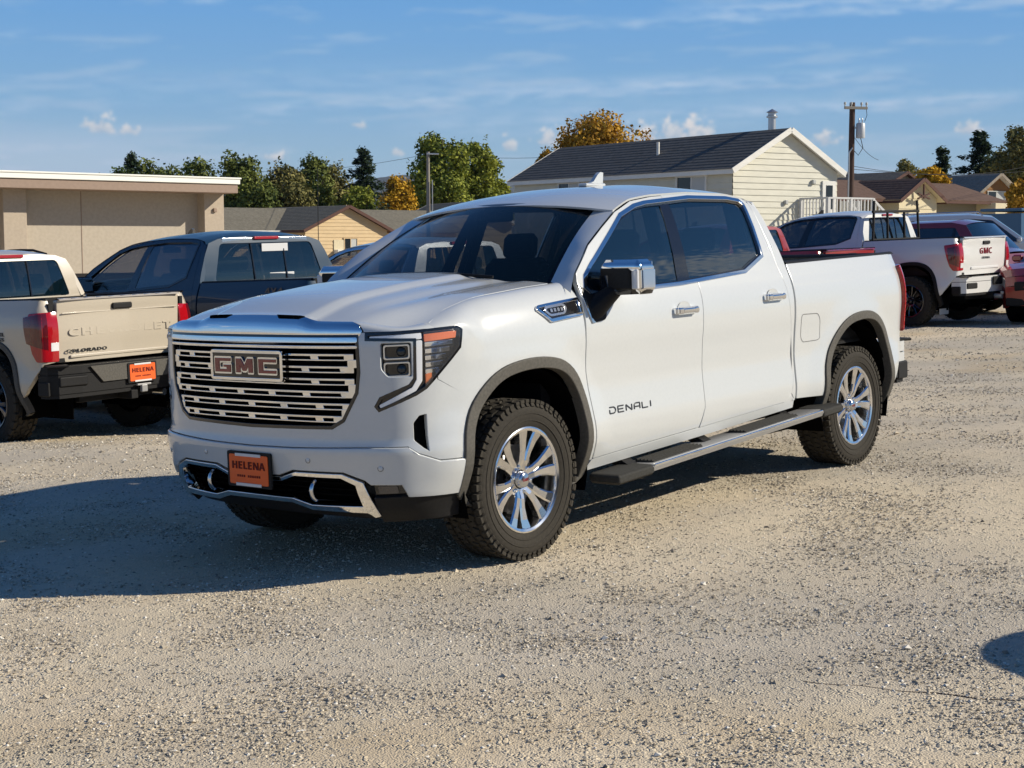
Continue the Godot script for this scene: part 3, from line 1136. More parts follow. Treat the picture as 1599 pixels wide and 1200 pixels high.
const FACE_LEFT := Basis(Vector3(-1, 0, 0), Vector3(0, 1, 0), Vector3(0, 0, -1))
const FACE_FRONT := Basis(Vector3(0, 0, -1), Vector3(0, 1, 0), Vector3(1, 0, 0))
const FACE_REAR := Basis(Vector3(0, 0, 1), Vector3(0, 1, 0), Vector3(-1, 0, 0))

func dealer_plate(root: Node, called: String, at: Vector3, b: Basis, scale := 1.0) -> void:
	var fr_ := Mb.new()
	fr_.prism(round2(V2([-.172, -.096, .172, -.096, .172, .096, -.172, .096]), .012), .012, Transform3D(b, at).scaled_local(Vector3.ONE * scale))
	var p := part(fr_, called, M["black_plastic"], root)
	var pl := Mb.new()
	pl.prism(round2(V2([-.152, -.080, .152, -.080, .152, .080, -.152, .080]), .01), .004, Transform3D(b, at + b.z * .012 * scale).scaled_local(Vector3.ONE * scale))
	part(pl, "plate_sheet", M["plate_orange"], p)
	var st := Mb.new()
	st.box(at + b * Vector3(0, .079, .018) * scale, Vector3(.20, .016, .005) * scale, .001, b)
	st.box(at + b * Vector3(0, -.081, .018) * scale, Vector3(.20, .016, .005) * scale, .001, b)
	part(st, "frame_strip", M["strip_white"], p)
	inst(words("HELENA", .040, .003), "plate_lettering", M["plate_ink"], p, Transform3D(b * Basis.from_scale(Vector3(1.25, 1, 1) * scale), at + b * Vector3(0, .022, .018) * scale))
	var ln := Mb.new()
	for k in 11:
		if k == 4: continue
		ln.box(at + b * Vector3(-.085 + k * .017, -.035, .017) * scale, Vector3(.011, .012, .002) * scale, 0.0, b)
	part(ln, "plate_small_print", M["plate_ink"], p)

func tail(z: float, y: float) -> Vector3:
	return Vector3(-4.645 + .03 * pow(absf(z) / .8, 3.0) - .012 * smoothstep(1.30, 1.42, y) + .02 * smoothstep(1.15, .9, y), y, z) * SC

func lip(s: float, t: float) -> Vector3:   # from the lamp line up and over to the front edge of the hood
	var a := fr(s, 1.245) / SC
	var e := fr(s, 1.245) / SC
	var i := clampi(int(absf(s) / .01), 0, plan_n.size() - 1)
	var q := plan_n[i]
	e -= Vector3(q.x, 0, -q.y * signf(s)) * .065
	var h := hood(e.x, e.z) / SC
	var c := Vector3(a.x, lerpf(a.y, h.y, .93), a.z) - Vector3(q.x, 0, -q.y * signf(s)) * .006
	return a.lerp(c, t).lerp(c.lerp(h, t), t) * SC

func pickup(o: Dictionary) -> Node3D:
	SC = o.get("scale", Vector3.ONE)
	var hero: bool = o.get("hero", false)
	var brand: String = o.get("brand", "gmc")
	var cell: float = .04 if hero else .09
	var paint: Material = M[o.paint]
	var trim: Material = M["chrome"] if o.get("chrome", true) else M["black_plastic"]
	var root := thing("pickup_truck", o.at, o.label, "pickup truck", o.get("group", ""))
	var inner := Vector3(-2, .8, 0)
	# --- fascia with the openings of grille, lamps and side vents
	var grille := V2([-.70, 1.225, -.705, 1.05, -.69, .95, -.61, .815, -.54, .778, 0, .768, .54, .778, .61, .815, .69, .95, .705, 1.05, .70, 1.225])
	var lamp := V2([.745, 1.236, 1.235, 1.252, 1.262, 1.235, 1.245, 1.15, 1.195, 1.105, 1.04, .965, .985, .935, .80, .862, .782, .884, .808, .926, .955, .985, .978, 1.015, .985, 1.198, .745, 1.206])
	var head := round2(V2([.815, 1.192, .972, 1.192, .972, 1.022, .85, 1.022, .815, 1.062]), .015)
	var vent := round2(V2([.963, .80, .995, .836, 1.038, .842, 1.04, .655, 1.012, .672, .963, .715]), .008)
	var crease := [1.262, .612, 1.09, .615, .985, .655, .935, .690, .68, .690, .3, .678, 0, .674]
	var fa := crease.duplicate()
	for k in range(crease.size() - 4, -1, -2): fa.append_array([-crease[k], crease[k + 1]])
	# up the driver's wheel arch, across, and down the other side
	var up_side := [-1.215, .66, -1.245, .80, -1.295, .905, -1.10, 1.00, -1.10, 1.24]
	fa.append_array(up_side)
	for k in range(up_side.size() - 2, -1, -2): fa.append_array([-up_side[k], up_side[k + 1]])
	var fm := Mb.new()
	fm.panel(V2(fa), [grille, lamp, mirror2(lamp), head, mirror2(head), vent, mirror2(vent)], fr, cell, .03, inner, 0.0, .006)
	part(fm, "front_fascia", paint, root)
	var lm := Mb.new()
	var header := V2([-.715, -.35, -.735, .05, -.71, .50, -.665, .80, .665, .80, .71, .50, .735, .05, .715, -.35])
	lm.panel(V2([-1.10, 0, 1.10, 0, 1.05, 1, -1.05, 1]), [header], lip, cell, .0, inner)
	part(lm, "hood_lip", paint, root)
	var hd := Mb.new()
	hd.panel(round2(V2([-.705, -.30, -.725, .05, -.70, .50, -.655, .775, .655, .775, .70, .50, .725, .05, .705, -.30]), .02), [], lip, cell, .02, inner, .004, .004)
	var hdr := part(hd, "grille_header", trim, root)
	if hero:
		for sg in [-1.0, 1.0]:
			var sl := Mb.new()
			sl.panel(V2([sg * .17, .79, sg * .36, .79, sg * .335, .56, sg * .20, .56]), [], lip, .03, .004, inner, .007)
			part(sl, "header_slot", M["void"], hdr)
	# grille cavity and bars
	var gc := Mb.new()
	gc.panel(grow2(grille, .02), [], func(s: float, y: float) -> Vector3: return fr(s, y) - Vector3(.07, 0, 0) * SC, .1, .0, inner)
	part(gc, "grille_backing", M["void"], root)
	var gr := Mb.new()
	gr.panel(grow2(grille, .006), [grow2(grille, -.008)], fr, cell, .03, inner, .004, .004)
	part(gr, "grille_surround", M["black_gloss"], root)
	if hero:
		hero_front(root, inner)
	else:
		for k in 5:
			var y := .84 + k * .075
			var mb := Mb.new()
			mb.panel(V2([-.62, y, .62, y, .62, y + .03, -.62, y + .03]), [], fr, cell, .02, inner, -.01)
			part(mb, "grille_bar", trim, root)
	# lamps
	for sg in [1.0, -1.0]:
		var side := func(p: PackedVector2Array) -> PackedVector2Array: return p if sg > 0 else mirror2(p)
		var hb := Mb.new()
		hb.panel(side.call(grow2(lamp, .006)), [], fr, .05, .0, inner, -.022)
		hb.panel(side.call(grow2(lamp, .004)), [side.call(grow2(lamp, -.009))], fr, .05, .02, inner, .001, .003)
		var hl := part(hb, "headlight", M["black_gloss"], root)
		var d1 := Mb.new()
		d1.panel(side.call(round2(V2([.765, 1.222, 1.022, 1.232, 1.022, 1.205, .765, 1.199 + .003]), .004)), [], fr, .04, .012, inner, -.002, .003)
		d1.panel(side.call(round2(V2([.995, 1.195, 1.024, 1.195, 1.018, 1.0, .985, .955, .81, .876, .802, .889, .968, .970, .992, 1.008]), .005)), [], fr, .04, .012, inner, -.002, .003)
		part(d1, "running_light", M["drl_white"], hl)
		if hero:
			headlamp_detail(hl, side, inner)
		var hs := Mb.new()
		hs.panel(side.call(head), [], fr, .05, .0, inner, -.045)
		var hx := part(hs, "low_beam_lamp", M["black_gloss"], root)
		if hero:
			for y in [1.118, 1.034]:
				var q := Mb.new()
				q.panel(side.call(round2(V2([.83, y - .010, .962, y - .008, .962, y + .062, .83, y + .06]), .012)), [side.call(round2(V2([.836, y - .004, .956, y - .002, .956, y + .056, .836, y + .054]), .012))], fr, .03, .03, inner, -.014, .002)
				part(q, "lamp_bezel", M["satin_chrome"], hx)
				var b := Mb.new()
				var cpt := fr(sg * .895, y + .027) / SC
				b.lathe([Vector2(0, .012), Vector2(.012, .010), Vector2(.021, .003), Vector2(.024, -.006)], 18, Transform3D(Basis(Vector3(0, 1, 0), Vector3(.82, 0, -.57 * sg), Vector3(-.57 * sg, 0, -.82)), cpt - Vector3(.034, 0, 0)), -1.0)
				part(b, "projector", M["window_glass"], hx)
		var vb := Mb.new()
		vb.panel(side.call(grow2(vent, .01)), [], fr, .05, .0, inner, -.03)
		part(vb, "side_air_vent", M["void"], root)
	# bumper below the crease
	var bo := []
	for k in range(0, crease.size(), 2): bo.append_array([crease[k], crease[k + 1] - .013])
	var low := [-1.262, .434, -.935, .443, -.902, .505, -.742, .506, -.715, .528, -.60, .566, -.28, .564, -.18, .532, 0, .530]
	var bm := bo.duplicate()
	for k in range(bo.size() - 4, -1, -2): bm.append_array([-bo[k], bo[k + 1]])
	bm.append_array(low)
	for k in range(low.size() - 4, -1, -2): bm.append_array([-low[k], low[k + 1]])
	var bp := Mb.new()
	bp.panel(V2(bm), [], fr, cell, .035, inner, .012, .010)
	part(bp, "front_bumper", paint, root)
	var bk := Mb.new()
	bk.panel(V2([-1.25, .29, -1.25, .62, 1.25, .62, 1.25, .29]), [V2([-.69, .52, -.69, .39, .69, .39, .69, .52])] if hero else [], fr, .08, .0, inner, -.035)
	part(bk, "lower_air_dam", M["black_plastic"], root)
	# --- hood
	var hp := PackedVector2Array()
	for k in range(-19, 20):
		var e := lip(k * .05, 1.0) / SC
		hp.append(Vector2(e.x, e.z))
	hp.append_array(V2([.64, -.918, .56, -.893, .46, -.862, .1, -.852, -.40, -.852, -.385, -.70, -.30, -.45, -.265, 0, -.30, .45, -.385, .70, -.40, .852, .1, .852, .46, .862, .56, .893, .64, .918]))
	var hm := Mb.new()
	hm.panel(hp, [], hood, cell, .02, Vector3(0, -3, 0), .0, .004)
	part(hm, "hood", paint, root)
	var cw := Mb.new()
	cw.grid(func(u: float, w: float) -> Vector3:
		var a := u * 2.0 - 1.0
		var p := shield(a * 1.04, 0.0) / SC
		return (p + Vector3(lerpf(.19, -.02, w) , lerpf(-.035, -.012, w), 0)) * SC, 20, 2, Vector3(-1, -2, 0))
	part(cw, "cowl", M["black_plastic"], root)
	# --- sides
	both(func(fl: float) -> void:
		var z := 1.0 if fl > 0 else -1.0
		var arch_f := smooth2(V2(ARCH_F), 2)
		var arch_r := smooth2(V2(ARCH_R), 2)
		var fnd := Mb.new()
		# fender: up from the arch, forward over the lamp, back along the hood, down the door gap
		var fo := V2([.545, .62, .515, .80, .462, .905, UN - 1.105, 1.005, UN - 1.105, 1.246, UN - .965, 1.250, UN - .985, 1.30, UN - 1.02, 1.40, UN - 1.07, 1.49, .3, 1.49, -.38, 1.49, -.50, 1.49, -.512, 1.289, -.516, .94, -.578, .45, -.51, .45, .515, .58])
		var lx := PackedVector2Array()
		for w in lamp: lx.append(Vector2(UN - w.x, w.y))
		lx.reverse()
		fnd.panel(fo, [arch_f, lx], fender, cell, .02, inner, 0.0, .004)
		var fe := sub(fnd, "front_fender", paint, root, fl)
		if hero:
			fender_badge(fe, fl, inner)
		var mo := Mb.new()
		mo.panel(arch_f, [smooth2(toward(ARCH_FI, ARCH_F), 2)], sd, cell, .05, inner, .016, .010)
		sub(mo, "wheel_arch_trim", M["arch_plastic"] if hero or brand == "colorado" else M["black_plastic"], root, fl)
		var mr := Mb.new()
		mr.panel(arch_r, [smooth2(toward(ARCH_RI, ARCH_R), 2)], sd, cell, .05, inner, .016, .010)
		sub(mr, "wheel_arch_trim", M["arch_plastic"] if hero or brand == "colorado" else M["black_plastic"], root, fl)
		# doors with the window opening cut out
		var d := Mb.new()
		var fdoor := V2([-.590, .452, -.524, .94, -.521, 1.289, -.532, 1.43, -.548, 1.474, -.748, 1.621, -.944, 1.718, -1.142, 1.808, -1.355, 1.871, -1.60, 1.898, -1.722, 1.904, -1.722, 1.385, -1.710, 1.03, -1.714, .62, -1.665, .503])
		d.panel(grow2(fdoor, -.0028), [V2(DLO)], sd, cell, .025, inner, 0.0, .004)
		var dn := sub(d, "front_door", paint, root, fl)
		var r := Mb.new()
		r.panel(V2([-1.728, 1.904, -2.03, 1.917, -2.488, 1.907, -2.66, 1.88, -2.70, 1.85, -2.715, 1.68, -2.73, 1.45, -2.765, 1.27, -2.808, 1.0, -2.818, .70, -2.79, .60, -2.715, .552, -1.680, .503, -1.720, .62, -1.716, 1.03, -1.728, 1.385]), [V2(DLO)], sd, cell, .025, inner, 0.0, .004)
		var rn := sub(r, "rear_door", paint, root, fl)
		for w in [[dn, DLO_F, o.get("glass_front", "glass_clear")], [rn, DLO_R, o.get("glass_rear", "glass_dark")]]:
			var gl := Mb.new()
			gl.panel(V2(w[1]), [], sd, .09, .0, inner, -.014)
			sub(gl, "window_glass", M["glass_clear" if hero and fl < 0.0 else w[2]], w[0], fl)
		var tr := Mb.new()
		var ring := grow2(V2(DLO), -.016)
		tr.panel(grow2(V2(DLO), .004), [ring], sd, cell, .02, inner, .006, .004)
		sub(tr, "window_trim", trim if o.get("chrome", true) else M["black_gloss"], root, fl)
		var bpz := Mb.new()
		bpz.panel(ring, [grow2(V2(DLO_F), -.004), grow2(V2(DLO_R), -.004)], sd, cell, .0, inner, -.010)
		sub(bpz, "window_pillar", M["black_gloss"], root, fl)
		# rocker, rear cab corner
		var rk := Mb.new()
		rk.panel(V2([-.56, .385, -.595, .446, -1.665, .496, -2.715, .545, -2.80, .595, -2.835, .60, -2.835, .50, -1.7, .44]), [], sd, cell, .03, inner, -.004, .004)
		sub(rk, "rocker_panel", paint, root, fl)
		var cc := Mb.new()
		cc.panel(V2([-2.706, 1.868, -2.721, 1.68, -2.736, 1.45, -2.771, 1.27, -2.814, 1.0, -2.824, .70, -2.795, .60, -2.84, .55, -2.842, 1.0, -2.84, 1.46, -2.80, 1.70, -2.76, 1.83]), [], sd, .03, .05, inner, 0.0, .004)
		sub(cc, "cab_corner", paint, root, fl)
		# box side
		var bs := Mb.new()
		bs.panel(V2([-2.868, .56, -2.872, 1.0, -2.868, 1.447, -3.6, 1.459, -4.52, 1.470, UN - S_TAIL + .83, 1.470, UN - S_TAIL + .80, .86, -4.62, .84, -4.50, .72, -4.36, .54, -4.30, .50, -3.25, .545]), [arch_r], sd, cell, .04, inner, 0.0, .008)
		var bx := sub(bs, "bed_side", paint, root, fl)
		if hero:
			var fu := Mb.new()
			var fp := round2(V2([-2.94, 1.11, -3.17, 1.105, -3.205, 1.06, -3.205, .935, -3.17, .925, -2.97, .925, -2.94, .96]), .03)
			fu.panel(grow2(fp, .003), [grow2(fp, -.002)], sd, .04, .0, inner, .0012)
			sub(fu, "fuel_door_seam", M["seam"], bx, fl)
		var rl := Mb.new()
		rl.grid(func(u: float, w: float) -> Vector3:
			var x := lerpf(-2.87, -4.58, u)
			var y := lut([-4.6, 1.470, -2.86, 1.448], x)
			var e := sd(x, y) / SC
			return Vector3(x, y + .020 * sin(PI * minf(w * 1.6, 1.0)), e.z + lerpf(.0, .085, w)) * SC, 16, 5, Vector3(-3.6, 1.2, -.9))
		sub(rl, "bed_rail_cap", M["black_plastic"], root, fl)
		# tail lamp wraps round the corner
		var tl := Mb.new()
		var x0 := -4.33 if brand == "colorado" else (-4.535 if hero else -4.40)
		var x1 := UN - S_TAIL + .775
		var lp := V2([x0, 1.375, x1, 1.385, x1, .90, -4.585, .90, x0 - .03, 1.16])
		if brand == "colorado":
			lp = V2([-4.46, 1.335, x1, 1.345, x1, .865, -4.54, .87, -4.49, .95, -4.475, 1.06, -4.54, 1.10, -4.54, 1.19, -4.465, 1.23])
		elif not hero:
			lp = V2([x0, 1.345, x1, 1.385, x1, .93, -4.56, .93, -4.50, 1.0])
		tl.panel(round2(lp, .015), [], sd, .03, .04, inner, .010 if not hero else .032, .010)
		var tn := sub(tl, "tail_light", M["lens_red"], root, fl)
		if not hero:
			var rv := Mb.new()
			rv.panel(V2([x1 - .0, .97, x1 + .085, .97, x1 + .085, 1.05, x1, 1.05]), [], sd, .03, .01, inner, .0125, .002)
			sub(rv, "reverse_lamp", M["lens_white"], tn, fl)
			var rd := Mb.new()
			rd.panel(V2([x1 + .115, .98, x0 - .10, 1.05, x0 - .06, 1.30, x1 + .115, 1.34]), [], sd, .04, .01, inner, .0115, .002)
			sub(rd, "lamp_outer_lens", M["lens_dark_red"], tn, fl)
		# handles
		for h in [[dn, -1.505, 1.218], [rn, -2.565, 1.246]]:
			var hb := Mb.new()
			var c := sd(h[1], h[2]) / SC
			var c0 := Vector3(h[1], h[2], c.z)
			hb.box((c0 + Vector3(-.0, .0, -.030)) * SC, Vector3(.225, .044, .026), .0125)
			hb.box((c0 + Vector3(-.0, .0, -.034)) * SC, Vector3(.15, .036, .026), .012)
			hb.box((c0 + Vector3(-.095, .0, -.008)) * SC, Vector3(.05, .040, .03), .006)
			hb.box((c0 + Vector3(.095, .0, -.008)) * SC, Vector3(.05, .040, .03), .006)
			sub(hb, "door_handle", M["chrome"] if o.get("chrome", true) else paint, h[0], fl)
			if hero:
				var cup := Mb.new()
				cup.lathe([Vector2(0, .001), Vector2(.040, .0015), Vector2(.050, .003)], 24, Transform3D(Basis(Vector3(1.5, 0, 0), Vector3(0, 0, -1), Vector3(0, 1, 0)), c0 + Vector3(0, .004, .002)), 1.0)
				sub(cup, "handle_recess", paint, h[0], fl)
		side_mirror(root, fl, hero, trim)
		# A pillar between windshield and side
		var ap := Mb.new()
		ap.grid(func(u: float, w: float) -> Vector3:
			var b := lerpf(0.0, 1.0, u)
			var p := shield(-1.0, b) / SC
			var x := lerpf(-.44, -1.14, u)
			var e := sd(x, cab_y(x) - .006) / SC
			var m := (p + e) * .5 + Vector3(.35, .5, -.6).normalized() * (.022 - .018 * u)
			return p.lerp(m, w).lerp(m.lerp(e, w), w) * SC, 16, 5, Vector3(-1.2, 1.0, 0))
		sub(ap, "windshield_pillar", paint, root, fl)
		# running board
		if o.get("steps", true):
			running_board(root, fl, hero)
		# wheel wells
		for x in [0.0, -3.745]:
			var ww := Mb.new()
			ww.grid(func(u: float, w: float) -> Vector3:
				var a := lerpf(-.35, PI + .35, u)
				return Vector3(x - .02 + .52 * cos(a), .47 + .53 * sin(a), lerpf(-.985, -.55, w)) * SC, 20, 1, Vector3(x, .47, -.75), true)
			ww.prism(V2([x - .5, .25, x + .5, .25, x + .5, .97, x - .5, .97]), .01, Transform3D(Basis(), Vector3(0, 0, -.56)))
			sub(ww, "wheel_well", M["void"], root, fl)
			make_wheel(root, Vector3(x * SC.x, .419, -.868 * SC.z * z), fl > 0, o.get("wheels", "plain"))
	)
	# --- roof, glass, rear of the cab
	var rf := Mb.new()
	var rp := PackedVector2Array()
	for k in range(-20, 21):
		var a := k / 20.0
		rp.append(Vector2(-1.025 - .10 * a * a, a))
	rp.append_array(V2([-1.5, 1, -2.2, 1, -2.74, 1, -2.765, .6, -2.775, 0, -2.765, -.6, -2.74, -1, -2.2, -1, -1.5, -1]))
	rf.panel(rp, [], roof, .06, .012, Vector3(-1.9, 0, 0))
	part(rf, "roof", paint, root)
	var ws := Mb.new()
	ws.panel(V2([-1, -.01, 1, -.01, 1, 1, -1, 1]), [], shield, .12, .0, Vector3(-1.6, 0, 0), -.004)
	var wsn := part(ws, "windshield", M["glass_shield"], root)
	var fb := Mb.new()
	fb.panel(V2([-1, 0, 1, 0, 1, 1, -1, 1]), [round2(V2([-.945, .05, .945, .05, .935, .945, .13, .955, .10, .86, -.10, .86, -.13, .955, -.935, .945]), .03)], shield, .08, .0, Vector3(-1.6, 0, 0), -.010)
	part(fb, "windshield_border", M["void"], wsn)
	if hero:
		for k in 2:
			var wp := Mb.new()
			var pts := []
			for t in 7: pts.append(shield(lerpf(.55, -.12, t / 6.0) - k * .55, .02 + .03 * sin(t / 6.0 * PI)) + Vector3(.02, .02, 0))
			wp.tube(pts, .009, 6)
			part(wp, "windshield_wiper", M["black_plastic"], wsn)
	var cb := Mb.new()
	var back_f := func(z: float, y: float) -> Vector3:
		return Vector3(lut([.5, -2.835, 1.45, -2.835, 1.70, -2.80, 1.83, -2.775, 1.95, -2.74], y) - .02 * (1.0 - pow(absf(z) / .9, 2.0)), y, z) * SC
	var bw := PackedVector2Array()
	for y in [.55, 1.0, 1.3, 1.45, 1.6, 1.75, 1.86]: bw.append(Vector2(-(sd(-2.8, y).z / SC.z), y))
	bw.append_array(V2([.62, 1.905, .3, 1.925, 0, 1.93]))
	var bl := bw.duplicate()
	for k in range(bw.size() - 2, -1, -1): bl.append(Vector2(-bw[k].x, bw[k].y))
	var rw := round2(V2([-.74, 1.455, .74, 1.455, .62, 1.855, -.62, 1.855]), .05)
	cb.panel(bl, [rw], back_f, .1, .02, Vector3(-1.5, 1.2, 0))
	part(cb, "cab_back", paint, root)
	var rg := Mb.new()
	rg.panel(grow2(rw, .01), [], back_f, .15, .0, Vector3(-1.5, 1.2, 0), -.008)
	var rgn := part(rg, "rear_window", M[o.get("glass_back", "glass_dark")], root)
	for z in [-.22, .22]:
		var mb := Mb.new()
		mb.bar(back_f.call(z, 1.46) + Vector3(-.002, 0, 0), back_f.call(z, 1.85) + Vector3(-.002, 0, 0), .014, .008, Vector3.RIGHT)
		part(mb, "window_divider", M["black_gloss"], rgn)
	var st := Mb.new()
	st.box(back_f.call(0.0, 1.905) + Vector3(-.012, 0, 0), Vector3(.03, .035, .34 if not hero else .3), .008)
	part(st, "high_brake_light", M["lens_red"], root)
	# antenna fin near the front of the roof
	var an := Mb.new()
	var base := roof(-2.05 if hero else -1.40, 0.0)
	an.prism(V2([.15, -.008, -.065, -.008, -.068, .028, -.074, .086, -.042, .090, -.012, .072, .035, .028]), .028, Transform3D(Basis(), base + Vector3(0, 0, -.014)))
	an.box(base + Vector3(.035, .006, 0), Vector3(.22, .022, .07), .009)
	part(an, "roof_antenna", paint if hero else M["black_gloss"], root)
	# --- tail
	var tg := Mb.new()
	var tp := round2(V2([-.765, .852, .765, .852, .765, 1.462, -.765, 1.462]), .02)
	tg.panel(tp, [], tail, cell, .05, Vector3(-3.6, 1.1, 0), .004, .008)
	var tgn := part(tg, "tailgate", paint, root)
	var sp := Mb.new()
	sp.grid(func(u: float, w: float) -> Vector3:
		return Vector3(-4.675 + .10 * w, 1.458 + .022 * sin(PI * w), lerpf(-.76, .76, u)) * SC, 10, 5, Vector3(-4.6, 1.3, 0))
	part(sp, "tailgate_cap", paint if brand != "gmc" or not hero else M["black_plastic"], tgn)
	var th := Mb.new()
	th.box(tail(0, 1.375) + Vector3(-.012, 0, 0), Vector3(.035, .058, .235), .012)
	part(th, "tailgate_handle", M["black_plastic"], tgn)
	tail_detail(root, tgn, brand, paint)
	var rb := Mb.new()
	var bumper_m: Material = paint if brand == "gmc" else (M["black_plastic"] if brand == "colorado" else M["chrome"])
	var plan := V2([-4.52, -.955, -4.66, -.945, -4.745, -.88, -4.775, -.62, -4.785, 0, -4.775, .62, -4.745, .88, -4.66, .945, -4.52, .955, -4.5, .7, -4.5, -.7])
	var flat := Transform3D(Basis(Vector3(SC.x, 0, 0), Vector3(0, 0, SC.z), Vector3(0, -SC.y, 0)), Vector3(0, .815 * SC.y, 0))
	rb.prism(plan, .075, flat)
	rb.prism(plan, .185, flat.translated(Vector3(0, -.083 * SC.y, 0)))
	var rbn := part(rb, "rear_bumper", bumper_m, root)
	var rs := Mb.new()
	rs.prism(grow2(plan, -.012), .30, flat.translated(Vector3(0, -.01, 0)))
	for z in [-.72, .72]:
		rs.box(Vector3(-4.765, .668, z) * SC, Vector3(.035, .10, .30), .02, Basis(Vector3.UP, .12 * signf(z)))
	for z in [-.86, .86]:
		rs.box(Vector3(-4.70, .822, z) * SC, Vector3(.15, .02, .20), .008, Basis(Vector3.UP, .5 * signf(z)))
		rs.box(Vector3(-4.60, .60, z * 1.105) * SC, Vector3(.16, .13, .03), .01)
	part(rs, "bumper_step", M["black_plastic"], rbn)
	var ht := Mb.new()
	ht.box(Vector3(-4.68, .47, 0) * SC, Vector3(.22, .085, .085), .008)
	ht.box(Vector3(-4.55, .47, 0) * SC, Vector3(.08, .08, 1.0), .01)
	part(ht, "tow_hitch", M["black_plastic"], root)
	# --- bed and underside
	var bd := Mb.new()
	for z in [-.83, .83]:
		bd.box(Vector3(-3.74, 1.15, z) * SC, Vector3(1.74, .56, .04) * SC)
	bd.box(Vector3(-3.74, .87, 0) * SC, Vector3(1.74, .04, 1.7) * SC)
	bd.box(Vector3(-2.89, 1.15, 0) * SC, Vector3(.04, .58, 1.7) * SC)
	bd.box(Vector3(-4.585, 1.15, 0) * SC, Vector3(.03, .56, 1.5) * SC)
	part(bd, "truck_bed", M["black_plastic"], root)
	var ub := Mb.new()
	ub.box(Vector3(-1.75, .50, 0) * SC, Vector3(2.3, .10, 1.84) * SC, .02)
	ub.box(Vector3(-3.75, .62, 0) * SC, Vector3(1.7, .22, 1.06) * SC, .02)
	ub.box(Vector3(.15, .62, 0) * SC, Vector3(1.3, .36, 1.06) * SC, .02)
	for z in [-.45, .45]:
		ub.box(Vector3(-1.9, .44, z) * SC, Vector3(5.3, .14, .09) * SC, .01)
	ub.box(Vector3(-2.1, .42, .15) * SC, Vector3(.9, .16, .35) * SC, .05)
	part(ub, "underbody", M["void"], root)
	var ax := Mb.new()
	for x in [0.0, -3.745]:
		ax.tube([Vector3(x * SC.x, .40, -.8 * SC.z), Vector3(x * SC.x, .40, .8 * SC.z)], .05, 10)
	ax.lathe([Vector2(0, .14), Vector2(.10, .11), Vector2(.15, 0), Vector2(.10, -.11), Vector2(0, -.14)], 16, Transform3D(Basis(), Vector3(-3.745 * SC.x, .40, 0)))
	part(ax, "axle", M["black_plastic"], root)
	cabin(root)
	return root

